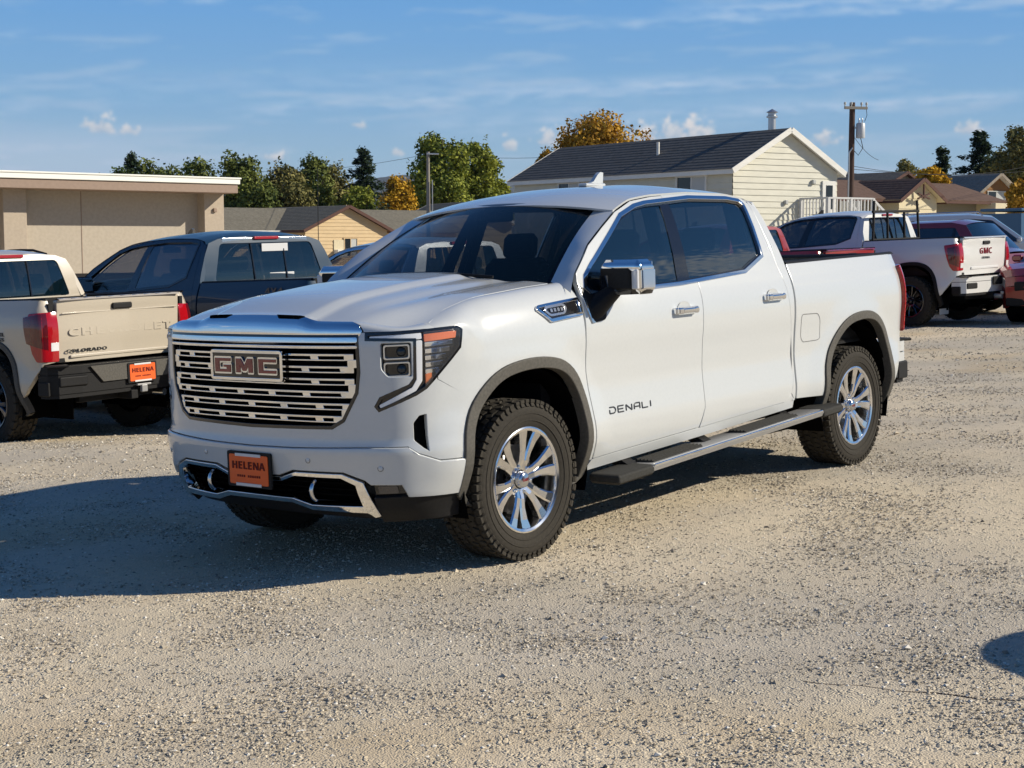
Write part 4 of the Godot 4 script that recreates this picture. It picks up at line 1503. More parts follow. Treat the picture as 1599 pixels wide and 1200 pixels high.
func side_mirror(root: Node, fl: float, hero: bool, trim: Material) -> void:
	var st := Mb.new()
	# arm from the door corner
	st.grid(func(u: float, w: float) -> Vector3:
		var a := w * TAU
		var c := Vector3(-.63, 1.265, -.985).lerp(Vector3(-.765, 1.375, -1.05), u)
		var rx := lerpf(.075, .062, u)
		var ry := lerpf(.075, .04, u)
		return (c + Vector3(cos(a) * rx, sin(a) * ry, cos(a) * -.025 + .02 * sin(a))) * SC, 6, 12, Vector3(-.70, 1.32, -1.06) * SC)
	var tri_ := PackedVector2Array(V2([-.545, 1.395, -.60, 1.352, -.70, 1.338, -.74, 1.338, -.70, 1.215, -.60, 1.205, -.562, 1.26]))
	st.panel(round2(tri_, .015), [], sd, .05, .02, Vector3(-2, .8, 0), .010, .006)
	var root_part := sub(st, "side_mirror", M["black_plastic"], root, fl)
	var sail := Mb.new()
	sail.panel(V2([-.528, 1.41, -.548, 1.385, -.60, 1.345, -.70, 1.33, -.70, 1.318, -.60, 1.20, -.575, 1.20, -.545, 1.27, -.525, 1.37]), [], sd, .04, .01, Vector3(-2, .8, 0), .007, .004)
	sub(sail, "mirror_sail_trim", M["dark_chrome"] if not hero else M["satin_chrome"], root_part, fl)
	# shell: a rounded box, lower half black, upper half bright
	var shell := func(y0: float, y1: float, grow: float) -> Mb:
		var mb := Mb.new()
		var nseg := 28
		mb.grid(func(u: float, w: float) -> Vector3:
			var a := u * TAU
			var y := lerpf(y0, y1, w)
			var k := clampf((y - 1.44) / .098, -1.0, 1.0)
			var shrink := pow(1.0 - pow(absf(k), 5.0), .22)
			var cx := cos(a)
			var sx := sin(a)
			var lx := .082 * signf(cx) * pow(absf(cx), .55)
			var lz := .145 * signf(sx) * pow(absf(sx), .55)
			var p := Vector3(lx, 0, lz) * (.80 + .20 * shrink + grow)
			p.x *= 1.0 + .10 * (lz / .145)
			var tilt := Vector3(-.79 + p.x + .13 * p.z * -1.0 * -.6, y + p.z * -.03, -1.105 + p.z)
			return tilt * SC, nseg, 6, Vector3(-.79, 1.44, -1.105) * SC)
		for yy in [y0, y1]:
			pass
		return mb
	var lo: Mb = shell.call(1.345, 1.455, 0.0)
	lo.box(Vector3(-.79, 1.40, -1.105) * SC, Vector3(.10, .10, .22), .02)
	sub(lo, "mirror_housing", M["black_gloss"], root_part, fl)
	var hi := Mb.new()
	hi.box(Vector3(-.79, 1.490, -1.105) * SC, Vector3(.176, .094, .306), .043, Basis(Vector3(1, 0, .08).normalized(), Vector3.UP, Vector3(-.08, 0, 1).normalized()))
	hi.box(Vector3(-.79, 1.43, -1.218) * SC, Vector3(.168, .17, .080), .038, Basis(Vector3(1, 0, .08).normalized(), Vector3.UP, Vector3(-.08, 0, 1).normalized()))
	sub(hi, "mirror_cap", trim, root_part, fl)
	var fc := Mb.new()
	fc.box(Vector3(-.712, 1.435, -1.085) * SC, Vector3(.03, .125, .215), .012, Basis(Vector3(1, 0, .08).normalized(), Vector3.UP, Vector3(-.08, 0, 1).normalized()))
	sub(fc, "mirror_face", M["black_plastic"], root_part, fl)
	var gl := Mb.new()
	gl.box(Vector3(-.876, 1.45, -1.10) * SC, Vector3(.008, .15, .23), .003)
	sub(gl, "mirror_glass", M["chrome"], root_part, fl)
	var sg := Mb.new()
	sg.box(Vector3(-.712, 1.43, -1.212) * SC, Vector3(.022, .11, .055), .008, Basis(Vector3(1, 0, .3).normalized(), Vector3.UP, Vector3(-.3, 0, 1).normalized()))
	sub(sg, "mirror_signal", M["lens_white"], root_part, fl)

func running_board(root: Node, fl: float, hero: bool) -> void:
	var y := func(x: float) -> float: return lut([-3.3, .468, -.6, .343], x)
	var body := Mb.new()
	var rows := []
	for k in 13:
		var x := lerpf(-.64, -3.27, k / 12.0)
		var yy: float = y.call(x)
		var zi := -.93
		var zo := -1.13 if k > 0 and k < 12 else -1.06
		rows.append([Vector3(x, yy + .012, zi), Vector3(x, yy + .020, zo + .03), Vector3(x, yy + .004, zo), Vector3(x, yy - .022, zo + .010), Vector3(x, yy - .034, zo + .05), Vector3(x, yy - .028, zi)])
	for k in 12:
		for j in 6:
			var j2 := (j + 1) % 6
			var mid := Vector3(rows[k][0].x, rows[k][0].y - .02, -1.03)
			body.face(rows[k][j] * SC, rows[k][j2] * SC, rows[k + 1][j2] * SC, rows[k + 1][j] * SC, (rows[k][j] + rows[k][j2]) * .5 - mid)
	for k in [0, 12]:
		for j in range(1, 5):
			body.ftri(rows[k][0] * SC, rows[k][j] * SC, rows[k][j + 1] * SC, Vector3(1 if k == 0 else -1, 0, 0))
	var n := sub(body, "running_board", M["steel"] if hero else M["black_plastic"], root, fl)
	if not hero: return
	var edge := Mb.new()
	edge.bar(Vector3(-.98, y.call(-.98) + .012, -1.122), Vector3(-3.0, y.call(-3.0) + .012, -1.122), .024, .022, Vector3.UP, .008)
	sub(edge, "step_edge", M["chrome"], n, fl)
	for e in [[-.62, -.98], [-3.0, -3.29]]:
		var cp := Mb.new()
		var a: Vector3 = Vector3(e[0], y.call(e[0]) - .008, -1.03)
		var b: Vector3 = Vector3(e[1], y.call(e[1]) - .008, -1.03)
		cp.bar(a, b, .215, .058, Vector3.UP, .018)
		sub(cp, "step_end_cap", M["rubber_pad"], n, fl)
	for e in [[-1.02, -1.55], [-2.05, -2.72]]:
		var pd := Mb.new()
		pd.bar(Vector3(e[0], y.call(e[0]) + .022, -1.03), Vector3(e[1], y.call(e[1]) + .022, -1.03), .13, .012, Vector3.UP, .005)
		for k in 5:
			pd.bar(Vector3(e[0], y.call(e[0]) + .03, -1.08 + k * .025), Vector3(e[1], y.call(e[1]) + .03, -1.08 + k * .025), .008, .008)
		sub(pd, "step_pad", M["rubber_pad"], n, fl)
	for x in [-.95, -1.75, -2.75]:
		var br := Mb.new()
		br.bar(Vector3(x, y.call(x) - .01, -1.0), Vector3(x, y.call(x) + .10, -.78), .09, .05)
		sub(br, "step_bracket", M["black_plastic"], n, fl)

func fender_badge(parent: Node, fl: float, inner: Vector3) -> void:
	var sh := V2([-.105, 1.272, -.125, 1.292, -.50, 1.305, -.502, 1.215, -.21, 1.202])
	var bz := Mb.new()
	bz.panel(round2(sh, .012), [grow2(round2(sh, .012), -.013)], fender, .03, .02, inner, .013, .004)
	sub(bz, "badge_bezel", M["chrome"], parent, fl)
	var pl := Mb.new()
	pl.panel(grow2(round2(sh, .012), -.008), [], fender, .03, .0, inner, .003)
	sub(pl, "badge_plate", M["black_gloss"], parent, fl)
	var ov := Mb.new()
	ov.panel(round2(V2([-.165, 1.262, -.19, 1.280, -.35, 1.284, -.375, 1.262, -.35, 1.232, -.21, 1.228]), .018), [round2(V2([-.185, 1.26, -.20, 1.270, -.34, 1.274, -.355, 1.26, -.34, 1.240, -.215, 1.237]), .014)], fender, .03, .01, inner, .012, .003)
	for k in 4:
		ov.panel(V2([-.225 - k * .032, 1.248, -.225 - k * .032, 1.265, -.245 - k * .032, 1.265, -.245 - k * .032, 1.248]), [], fender, .05, .004, inner, .009)
	sub(ov, "badge_script", M["satin_chrome"], parent, fl)

func headlamp_detail(hl: Node, side: Callable, inner: Vector3) -> void:
	for k in 5:
		var y := 1.165 - k * .033
		var rf := Mb.new()
		rf.panel(side.call(V2([1.045, y, 1.205 - k * .022, y + .006, 1.205 - k * .022, y + .024, 1.045, y + .020])), [], fr, .04, .015, inner, -.014 + .003 * (k % 2), .003)
		part(rf, "reflector_bar", M["chrome"], hl)
	var am := Mb.new()
	am.panel(side.call(V2([1.042, 1.190, 1.225, 1.200, 1.235, 1.232, 1.042, 1.226])), [], fr, .04, .01, inner, -.012, .003)
	part(am, "amber_marker", M["amber"], hl)
	var am2 := Mb.new()
	am2.panel(side.call(V2([1.045, .985, 1.075, 1.010, 1.075, 1.035, 1.045, 1.03])), [], fr, .04, .01, inner, -.012, .003)
	part(am2, "amber_marker", M["amber"], hl)
	var ln := Mb.new()
	ln.panel(side.call(V2([1.034, 1.236, 1.238, 1.244, 1.250, 1.232, 1.236, 1.155, 1.19, 1.112, 1.034, .972])), [], fr, .05, .0, inner, .002)
	part(ln, "lamp_lens", M["lens_clear"], hl)

func hero_front(root: Node, inner: Vector3) -> void:
	var tc: Material = M["chrome"]
	# two bright rails under the header
	for yy in [[1.196, .022], [1.168, .010]]:
		var mb := Mb.new()
		mb.panel(round2(V2([-.70, yy[0], .70, yy[0], .70, yy[0] + yy[1], -.70, yy[0] + yy[1]]), .006), [], fr, .03, .035, inner, .006, .006)
		part(mb, "grille_top_rail", tc, root)
	var rows := [1.122, 1.062, 1.002, .940, .880, .818]
	for k in 6:
		var y: float = rows[k]
		var w: float = .675 if k < 4 else (.655 if k == 4 else .60)
		var mb := Mb.new()
		var bars := [[-w, w, y + .008, y + .0165], [-w, w, y - .0150, y - .0105]]
		for b in bars:
			mb.panel(V2([b[0], b[2], b[1], b[2], b[1], b[3], b[0], b[3]]), [], fr, .05, .03, inner, -.006, .002)
		# solid blocks, shifted from row to row
		var x := -w + (.10 if k % 2 else .16)
		while x < w - .05:
			mb.panel(V2([x, y - .011, x + .045, y - .011, x + .038, y + .009, x - .007, y + .009]), [], fr, .04, .02, inner, -.010, .003)
			x += .235
		for sg in [-1.0, 1.0]:
			mb.panel(V2([sg * (w - .05), y - .014, sg * w, y - .014, sg * w, y + .014, sg * (w - .05), y + .014]), [], fr, .03, .02, inner, -.004, .003)
		part(mb, "grille_bar", tc, root)
	for pr in [[0, 1], [2, 3], [4, 5]]:
		for sg in [-1.0, 1.0]:
			var a: float = rows[pr[1]]
			var b: float = rows[pr[0]]
			var w: float = .690 if pr[0] < 4 else .645
			var mb := Mb.new()
			mb.panel(round2(V2([sg * (w - .045), a + .012, sg * (w + .005), a + .012, sg * (w + .005), b - .012, sg * (w - .045), b - .012]), .008), [], fr, .03, .03, inner, -.002, .005)
			part(mb, "grille_bar_end", tc, root)
	# emblem
	var eb := Mb.new()
	var plate := round2(V2([-.262, 1.005, .262, 1.005, .262, 1.148, -.262, 1.148]), .016)
	eb.panel(plate, [], fr, .06, .03, inner, .022, .004)
	var em := part(eb, "grille_emblem", M["black_gloss"], root)
	var er := Mb.new()
	er.panel(grow2(plate, .004), [grow2(plate, -.009)], fr, .05, .02, inner, .030, .004)
	part(er, "emblem_frame", tc, em)
	var xx := fr(0, 1.07).x
	# letters drawn as outlines: a bright rim with the red face set on it
	var gl := {"G": [-1, 1, -1, -1, 1, -1, 1, .05, .12, .05, .12, -.28, .52, -.28, .52, -.55, -.48, -.55, -.48, .55, 1, .55, 1, 1], "M": [-1.05, -1, -1.05, 1, -.45, 1, 0, -.05, .45, 1, 1.05, 1, 1.05, -1, .55, -1, .55, .1, .18, -.75, -.18, -.75, -.55, .1, -.55, -1], "C": [-1, 1, -1, -1, 1.15, -1, 1.15, -.55, -.48, -.55, -.48, .55, 1.15, .55, 1.15, 1]}
	var place := {"G": .165, "M": .0, "C": -.165}
	for key in gl:
		var sh := PackedVector2Array()
		for w in V2(gl[key]): sh.append(w * Vector2(.058, .036))
		var at := Transform3D(FACE_FRONT, Vector3(xx + .021 - .05 * pow(place[key], 2.0), 1.0765, place[key] * 1.0))
		var o1 := Mb.new()
		o1.prism(round2(grow2(sh, .0085), .008), .010, at)
		part(o1, "letter_rim", M["chrome"], em)
		var o2 := Mb.new()
		o2.prism(sh, .014, at)
		part(o2, "letter_face", M["logo_red"], em)
	# lower intake with its bright frame, tow hooks and fog lamps
	var outer := V2([-.30, .548, -.20, .516, .20, .516, .30, .548, .59, .550, .70, .512, .765, .345, .735, .338, .70, .362, .36, .362, .24, .392, -.24, .392, -.36, .362, -.70, .362, -.735, .338, -.765, .345, -.70, .512, -.59, .550])
	var hole := V2([-.292, .533, -.192, .501, .192, .501, .292, .533, .582, .534, .662, .500, .685, .390, .366, .383, .246, .412, -.246, .412, -.366, .383, -.685, .390, -.662, .500, -.582, .534])
	var ch := Mb.new()
	ch.panel(outer, [hole], fr, .035, .05, inner, .014, .006)
	part(ch, "lower_grille_trim", tc, root)
	var it := Mb.new()
	it.panel(grow2(hole, .03), [], func(s: float, y: float) -> Vector3: return fr(s, y) - Vector3(.10, 0, 0), .1, .0, inner)
	for y in [.43, .46, .49]:
		it.panel(V2([-.62, y, .62, y, .62, y + .008, -.62, y + .008]), [], func(s: float, y2: float) -> Vector3: return fr(s, y2) - Vector3(.05, 0, 0), .1, .02, inner)
	part(it, "lower_intake", M["void"], root)
	for sg in [-1.0, 1.0]:
		var tw := Mb.new()
		var pts := []
		for t in 9:
			var a := lerpf(-1.1, 1.1, t / 8.0)
			pts.append(Vector3(.905 + .055 * cos(a), .455 + .052 * sin(a), -sg * .385))
		tw.tube(pts, .013, 8)
		part(tw, "tow_hook", M["satin_chrome"], root)
		var fgp := V2([sg * .755, .435, sg * .925, .440, sg * .898, .502, sg * .748, .502])
		var fb := Mb.new()
		fb.panel(fgp, [], fr, .05, .0, inner, -.02)
		var fn := part(fb, "fog_light", M["black_gloss"], root)
		var fl := Mb.new()
		fl.panel(round2(V2([sg * .775, .450, sg * .880, .453, sg * .872, .490, sg * .772, .490]), .008), [], fr, .04, .01, inner, -.012, .003)
		part(fl, "fog_lens", M["dark_chrome"], fn)
		var ll := Mb.new()
		ll.panel(V2([sg * .765, .30, sg * 1.262, .315, sg * 1.262, .428, sg * .935, .437, sg * .748, .430]), [], fr, .05, .03, inner, .0, .006)
		part(ll, "lower_corner_trim", M["black_plastic"], root)
	for s in [-.80, -.36, .40, .80]:
		var sn := Mb.new()
		var c := fr(s, .615 if absf(s) < .5 else .585)
		var e := (fr(s + .02, .6) - fr(s - .02, .6)).normalized()
		var nn := Vector3.UP.cross(e).normalized()
		if nn.x < 0: nn = -nn
		sn.lathe([Vector2(.0, .0165), Vector2(.010, .016), Vector2(.012, .0145), Vector2(.013, .010)], 16, Transform3D(Basis(e, nn, e.cross(nn)), c), -1.0)
		part(sn, "parking_sensor", M["white_paint"], root)
		var sr := Mb.new()
		sr.lathe([Vector2(.0125, .0135), Vector2(.0155, .0132)], 16, Transform3D(Basis(e, nn, e.cross(nn)), c), 1.0)
		part(sr, "sensor_seam", M["seam"], root)
	dealer_plate(root, "front_plate", Vector3(1.012, .545, 0), FACE_FRONT, .95)
	# door script
	door_letters(root)

func tail_detail(root: Node, tgn: Node, brand: String, paint: Material) -> void:
	var p := tail(0, 1.1)
	if brand == "gmc":
		glyph(tgn, "tailgate_emblem", "GMC", M["logo_red"], .10, 1.45, .012, tail(0, 1.235) + Vector3(-.006, 0, 0), FACE_REAR)
		glyph(tgn, "tailgate_script", "SIERRA", M["badge_grey"], .035, 1.8, .006, tail(0, 1.12) + Vector3(-.006, 0, 0), FACE_REAR)
		var cr := Mb.new()
		cr.box(tail(0, .955) + Vector3(-.004, 0, 0), Vector3(.03, .05, 1.0), .02)
		part(cr, "tailgate_crease", paint, tgn)
	elif brand == "chev":
		glyph(tgn, "tailgate_lettering", "CHEVROLET", paint, .14, 1.3, .014, tail(0, 1.17) + Vector3(-.004, 0, 0), FACE_REAR)
	elif brand == "colorado":
		glyph(tgn, "tailgate_lettering", "CHEVROLET", paint, .070, 2.3, .005, tail(0, 1.14) + Vector3(-.0007, 0, 0), FACE_REAR)
		glyph(tgn, "tailgate_script", "COLORADO", M["badge_black"], .030, 2.1, .006, tail(-.44, .955) + Vector3(-.011, 0, 0), FACE_REAR)

func cabin(root: Node) -> void:
	var fl := Mb.new()
	fl.box(Vector3(-1.6, .66, 0) * SC, Vector3(2.3, .06, 1.72) * SC)
	fl.box(Vector3(-.38, .95, 0) * SC, Vector3(.08, .62, 1.66) * SC)
	for z in [-.885, .885]:
		fl.box(Vector3(-1.65, .98, z) * SC, Vector3(2.2, .62, .04) * SC)
		for x in [[-1.60, .09], [-2.57, .12]]:
			fl.bar(Vector3(x[0], 1.27, z * .96) * SC, Vector3(x[0] - .08, 1.86, z * .735) * SC, x[1], .05, Vector3(0, 0, 1))
	fl.box(Vector3(-2.02, 1.855, 0) * SC, Vector3(1.25, .02, 1.10) * SC)
	part(fl, "cabin_shell", M["cabin"], root)
	var ds := Mb.new()
	ds.box(Vector3(-.66, 1.26, 0) * SC, Vector3(.50, .22, 1.62) * SC, .07)
	ds.box(Vector3(-.60, 1.37, -.38) * SC, Vector3(.22, .08, .40) * SC, .03)
	ds.box(Vector3(-1.05, .98, 0) * SC, Vector3(.9, .34, .30) * SC, .04)
	part(ds, "dashboard", M["cabin"], root)
	var sw := Mb.new()
	var pts := []
	for k in 25:
		var a := TAU * k / 24.0
		pts.append((Vector3(-1.02, 1.30, -.38) + Vector3(-.35, .93, 0) * (.185 * sin(a)) + Vector3(0, 0, .185 * cos(a))) * SC)
	sw.tube(pts, .016, 8, false)
	sw.bar(Vector3(-1.02, 1.30, -.56) * SC, Vector3(-1.02, 1.30, -.20) * SC, .02, .05)
	sw.bar(Vector3(-1.02, 1.30, -.38) * SC, Vector3(-.75, 1.22, -.38) * SC, .07, .07)
	part(sw, "steering_wheel", M["black_plastic"], root)
	for row in [[-1.52, .52], [-2.42, .50]]:
		for z in [-.40, .40]:
			var s := Mb.new()
			s.box(Vector3(row[0] + .18, .90, z) * SC, Vector3(.52, .16, row[1]) * SC, .05)
			s.box(Vector3(row[0] - .14, 1.22, z) * SC, Vector3(.15, .66, row[1]) * SC, .06, Basis(Vector3(0, 0, 1), .17))
			s.box(Vector3(row[0] - .225, 1.62, z) * SC, Vector3(.09, .17, .27) * SC, .035, Basis(Vector3(0, 0, 1), .17))
			part(s, "seat", M["seat_cloth"], root)
	var rv := Mb.new()
	rv.box(shield(0, .86) + Vector3(-.09, -.03, 0), Vector3(.03, .065, .25), .012)
	rv.bar(shield(0, .86) + Vector3(-.09, -.03, 0), shield(0, .9) + Vector3(-.02, 0, 0), .02, .02)
	part(rv, "rear_view_mirror", M["black_plastic"], root)

func toward(a: Array, b: Array) -> PackedVector2Array:   # the inner line of an arch, brought nearer to the outer one
	var p := V2(a)
	var q := V2(b)
	for k in p.size(): p[k] = p[k].lerp(q[k], .38)
	return p

func door_letters(root: Node) -> void:   # wide spaced capitals drawn as strokes on a 1 x 1 cell
	var font := {"D": [[0, 1, .72, 1], [.72, 1, 1, .72], [1, .72, 1, .28], [1, .28, .72, 0], [.72, 0, 0, 0], [0, 0, 0, .62]], "E": [[1, 1, 0, 1], [0, 1, 0, 0], [0, 0, 1, 0], [.1, .5, .9, .5]], "N": [[0, 0, 0, 1], [0, 1, 1, 0], [1, 0, 1, 1]], "A": [[0, 0, 0, .75], [0, .75, .25, 1], [.25, 1, 1, 1], [1, 1, 1, 0], [.1, .42, 1, .42]], "L": [[0, 1, 0, 0], [0, 0, 1, 0]], "I": [[.1, 0, .1, 1]]}
	var x := -.725
	for ch in ["D", "E", "N", "A", "L", "I"]:
		var mb := Mb.new()
		for q in font[ch]:
			var p := []
			for k in 2:
				var xx: float = x - q[k * 2] * .056
				var yy: float = .688 + q[k * 2 + 1] * .034
				p.append(Vector3(xx, yy, sd(xx, yy).z - .002))
			mb.bar(p[0], p[1], .0075, .005, Vector3(0, 0, -1), .0015)
		part(mb, "door_letter", M["badge_grey"], root)
		x -= .080

func build_vehicles() -> void:
	pickup({"hero": true, "paint": "white_paint", "at": on_lot(-.705, 0, 129.07), "wheels": "hero", "glass_front": "glass_tint", "glass_rear": "glass_tint", "glass_back": "glass_clear",
		"label": "large white crew cab pickup with chrome grille and orange dealer plate in the foreground"})
	var beige := pickup({"brand": "colorado", "paint": "sand_paint", "at": on_lot(-7.16, -8.80, 217.2, -.12), "scale": Vector3(.93, .94, .935), "chrome": false, "steps": false, "wheels": "dark", "glass_front": "glass_dark", "glass_back": "glass_tint",
		"label": "sand beige pickup seen from behind with orange plate on its black bumper", "group": "pickups parked tail out along the lot"})
	beige_extras(beige)
	var navy := pickup({"brand": "chev", "paint": "navy_paint", "at": on_lot(-4.66, -10.15, 222.9, -.12), "wheels": "dark", "chrome": false, "glass_front": "glass_clear", "glass_rear": "glass_dark", "glass_back": "glass_tint",
		"label": "dark navy pickup parked between the beige pickup and the white truck's hood", "group": "pickups parked tail out along the lot"})
	SC = Vector3.ONE
	var sk := Mb.new()
	sk.box(Vector3(-2.80, 1.80, .10), Vector3(.01, .085, .36), .003)
	sk.box(Vector3(-2.832, 1.49, .16), Vector3(.01, .075, .34), .003)
	part(sk, "window_sticker", M["strip_white"], navy)
	var hdl := Mb.new()
	hdl.box(Vector3(-2.765, 1.888, 0), Vector3(.02, .05, 1.16), .006)
	part(hdl, "cab_rear_molding", M["satin_chrome"], navy)
	glyph(navy, "bed_script", "4X4", M["badge_grey"], .075, 1.6, .004, Vector3(-4.10, 1.36, -(absf(sd(-4.1, 1.36).z) + .002)), FACE_LEFT)
	pickup({"brand": "chev", "paint": "pale_blue_paint", "at": on_lot(-2.48, -12.49, 222.9, -.13), "scale": Vector3(.93, .94, .935), "wheels": "dark", "glass_front": "glass_clear", "glass_rear": "glass_clear", "glass_back": "glass_clear",
		"label": "pale blue pickup half hidden behind the white truck's windshield", "group": "pickups parked tail out along the lot"})
	var work := pickup({"brand": "gmc", "paint": "work_white_paint", "at": on_lot(4.76, -20.86, 223.8), "wheels": "dark", "chrome": false, "steps": false, "glass_front": "glass_dark",
		"label": "white work pickup with black ladder rack and red tailgate emblem, seen from behind at right", "group": "pickups parked at the right of the lot"})
	work_extras(work)
	pickup({"brand": "chev", "paint": "red_paint", "at": on_lot(2.25, -19.1, 223.8), "scale": Vector3(.96, .92, .94), "wheels": "dark", "chrome": false, "steps": false, "glass_back": "glass_tint",
		"label": "red pickup whose cab shows just above the white truck's bed", "group": "pickups parked at the right of the lot"})
	SC = Vector3.ONE
	car({"called": "crossover", "paint": "maroon_paint", "at": on_lot(7.0, -23.4, 222.0), "wb": 2.72, "front": .92, "rear": 1.0, "w": .92, "belt": 1.12, "hood": 1.04, "roof": 1.74, "tailx": .35,
		"label": "dark red crossover parked just beyond the white work pickup's bed", "category": "car"})
	car({"called": "sport_utility_vehicle", "paint": "silver_paint", "at": on_lot(13.0, -29.0, 12.0), "wb": 3.05, "front": .95, "rear": 1.15, "w": .99, "belt": 1.22, "hood": 1.20, "roof": 1.92, "tailx": .12, "rails": true,
		"label": "silver sport utility vehicle with roof rails behind the white work pickup", "category": "car"})
	car({"called": "sedan", "paint": "red_paint", "at": on_lot(9.5, -17.8, 128.0), "wb": 2.75, "front": .95, "rear": 1.05, "w": .92, "belt": .98, "hood": .93, "roof": 1.50, "tailx": .8,
		"label": "bright red car with clear headlight cut off by the right edge", "category": "car"})
	car({"called": "sedan", "paint": "grey_paint", "at": on_lot(4.50, 3.16, 152.0), "wb": 2.75, "front": .95, "rear": 1.05, "w": .92, "belt": .98, "hood": .95, "roof": 1.45, "tailx": .8,
		"label": "dark grey sedan to the right of the frame, its shadow reaching into the gravel", "category": "car"})

func beige_extras(root: Node) -> void:
	var s := Vector3(.93, .94, .935)
	dealer_plate(root, "rear_plate", Vector3(-4.80, .69, .10) * s, FACE_REAR, 1.0)
	SC = s
	glyph(root, "bed_script", "TRAIL", M["badge_black"], .035, 1.5, .003, Vector3(-3.98 * .93, 1.135 * .94, -(absf(sd(-3.98, 1.135).z) + .001)), FACE_LEFT)
	glyph(root, "bed_script", "BOSS", M["badge_black"], .035, 1.7, .003, Vector3(-3.98 * .93, 1.085 * .94, -(absf(sd(-3.98, 1.085).z) + .001)), FACE_LEFT)
	var pk := Mb.new()
	pk.prism(V2([-.50, .0, -.36, -.155, .40, -.155, .56, .0]), .012, Transform3D(FACE_REAR, Vector3(-4.79, .80, 0) * s))
	part(pk, "plate_recess", M["arch_plastic"], root)
	var hk := Mb.new()
	hk.box(Vector3(-4.82, .565, .10) * s, Vector3(.03, .02, .17), .006)
	hk.box(Vector3(-4.82, .525, .10) * s, Vector3(.04, .075, .075), .01)
	part(hk, "receiver_hitch", M["steel"], root)
	var ex := Mb.new()
	ex.tube([Vector3(-4.3, .47, .35) * s, Vector3(-4.72, .45, .45) * s], .035, 12)
	part(ex, "exhaust_tip", M["satin_chrome"], root)
	var at := Mb.new()
	at.tube([fender(-.1, 1.30), fender(-.1, 1.30) + Vector3(-.16, .72, -.02)], .006, 6, true, .003)
	part(at, "whip_antenna", M["black_plastic"], root)
	var cr := Mb.new()
	cr.box(tail(0, 1.33) + Vector3(-.002, 0, 0), Vector3(.012, .012, 1.36), .004)
	cr.box(tail(0, .90) + Vector3(-.004, 0, 0), Vector3(.02, .03, 1.2), .008)
	part(cr, "tailgate_crease", M["sand_paint"], root)
	var rl := Mb.new()
	for z in [-.62, .62]:
		var pts := []
		for k in 7: pts.append((roof(lerpf(-1.3, -2.6, k / 6.0), z / .72) / s + Vector3(0, .028 if k > 0 and k < 6 else .0, 0)) * s)
		rl.tube(pts, .014, 6)
	part(rl, "roof_rail", M["black_plastic"], root)
	SC = Vector3.ONE

func work_extras(root: Node) -> void:
	# ladder rack: four black uprights in two pairs, tied by bars
	var x := -2.96
	for z in [[-.80, .06], [-.30, 0.0], [.28, 0.0], [.80, -.06]]:
		var mb := Mb.new()
		mb.bar(Vector3(x, 1.45, z[0]), Vector3(x, 2.15 if absf(z[0]) > .5 else 1.98, z[0] + z[1]), .038, .038, Vector3.RIGHT, .008)
		part(mb, "rack_upright", M["black_plastic"], root)
	for y in [1.47, 1.96]:
		var mb := Mb.new()
		mb.bar(Vector3(x, y, -.80), Vector3(x, y, .80), .045, .045, Vector3.UP, .008)
		part(mb, "rack_crossbar", M["black_plastic"], root)
	var li := Mb.new()
	li.box(Vector3(-4.81, .73, .12), Vector3(.02, .14, .34), .006)
	part(li, "plate_recess", M["black_plastic"], root)
	var fl := Mb.new()
	fl.box(Vector3(-4.20, .33, -.62), Vector3(.02, .30, .30), .01)
	part(fl, "mud_flap", M["strip_white"], root)
	var hb := Mb.new()
	hb.tube([Vector3(-4.7, .47, .05), Vector3(-4.92, .46, .05)], .04, 8)
	hb.lathe([Vector2(0, .06), Vector2(.03, .05), Vector2(.035, .03), Vector2(.02, 0)], 12, Transform3D(Basis(), Vector3(-4.92, .49, .05)), -1.0)
	part(hb, "hitch_ball", M["steel"], root)

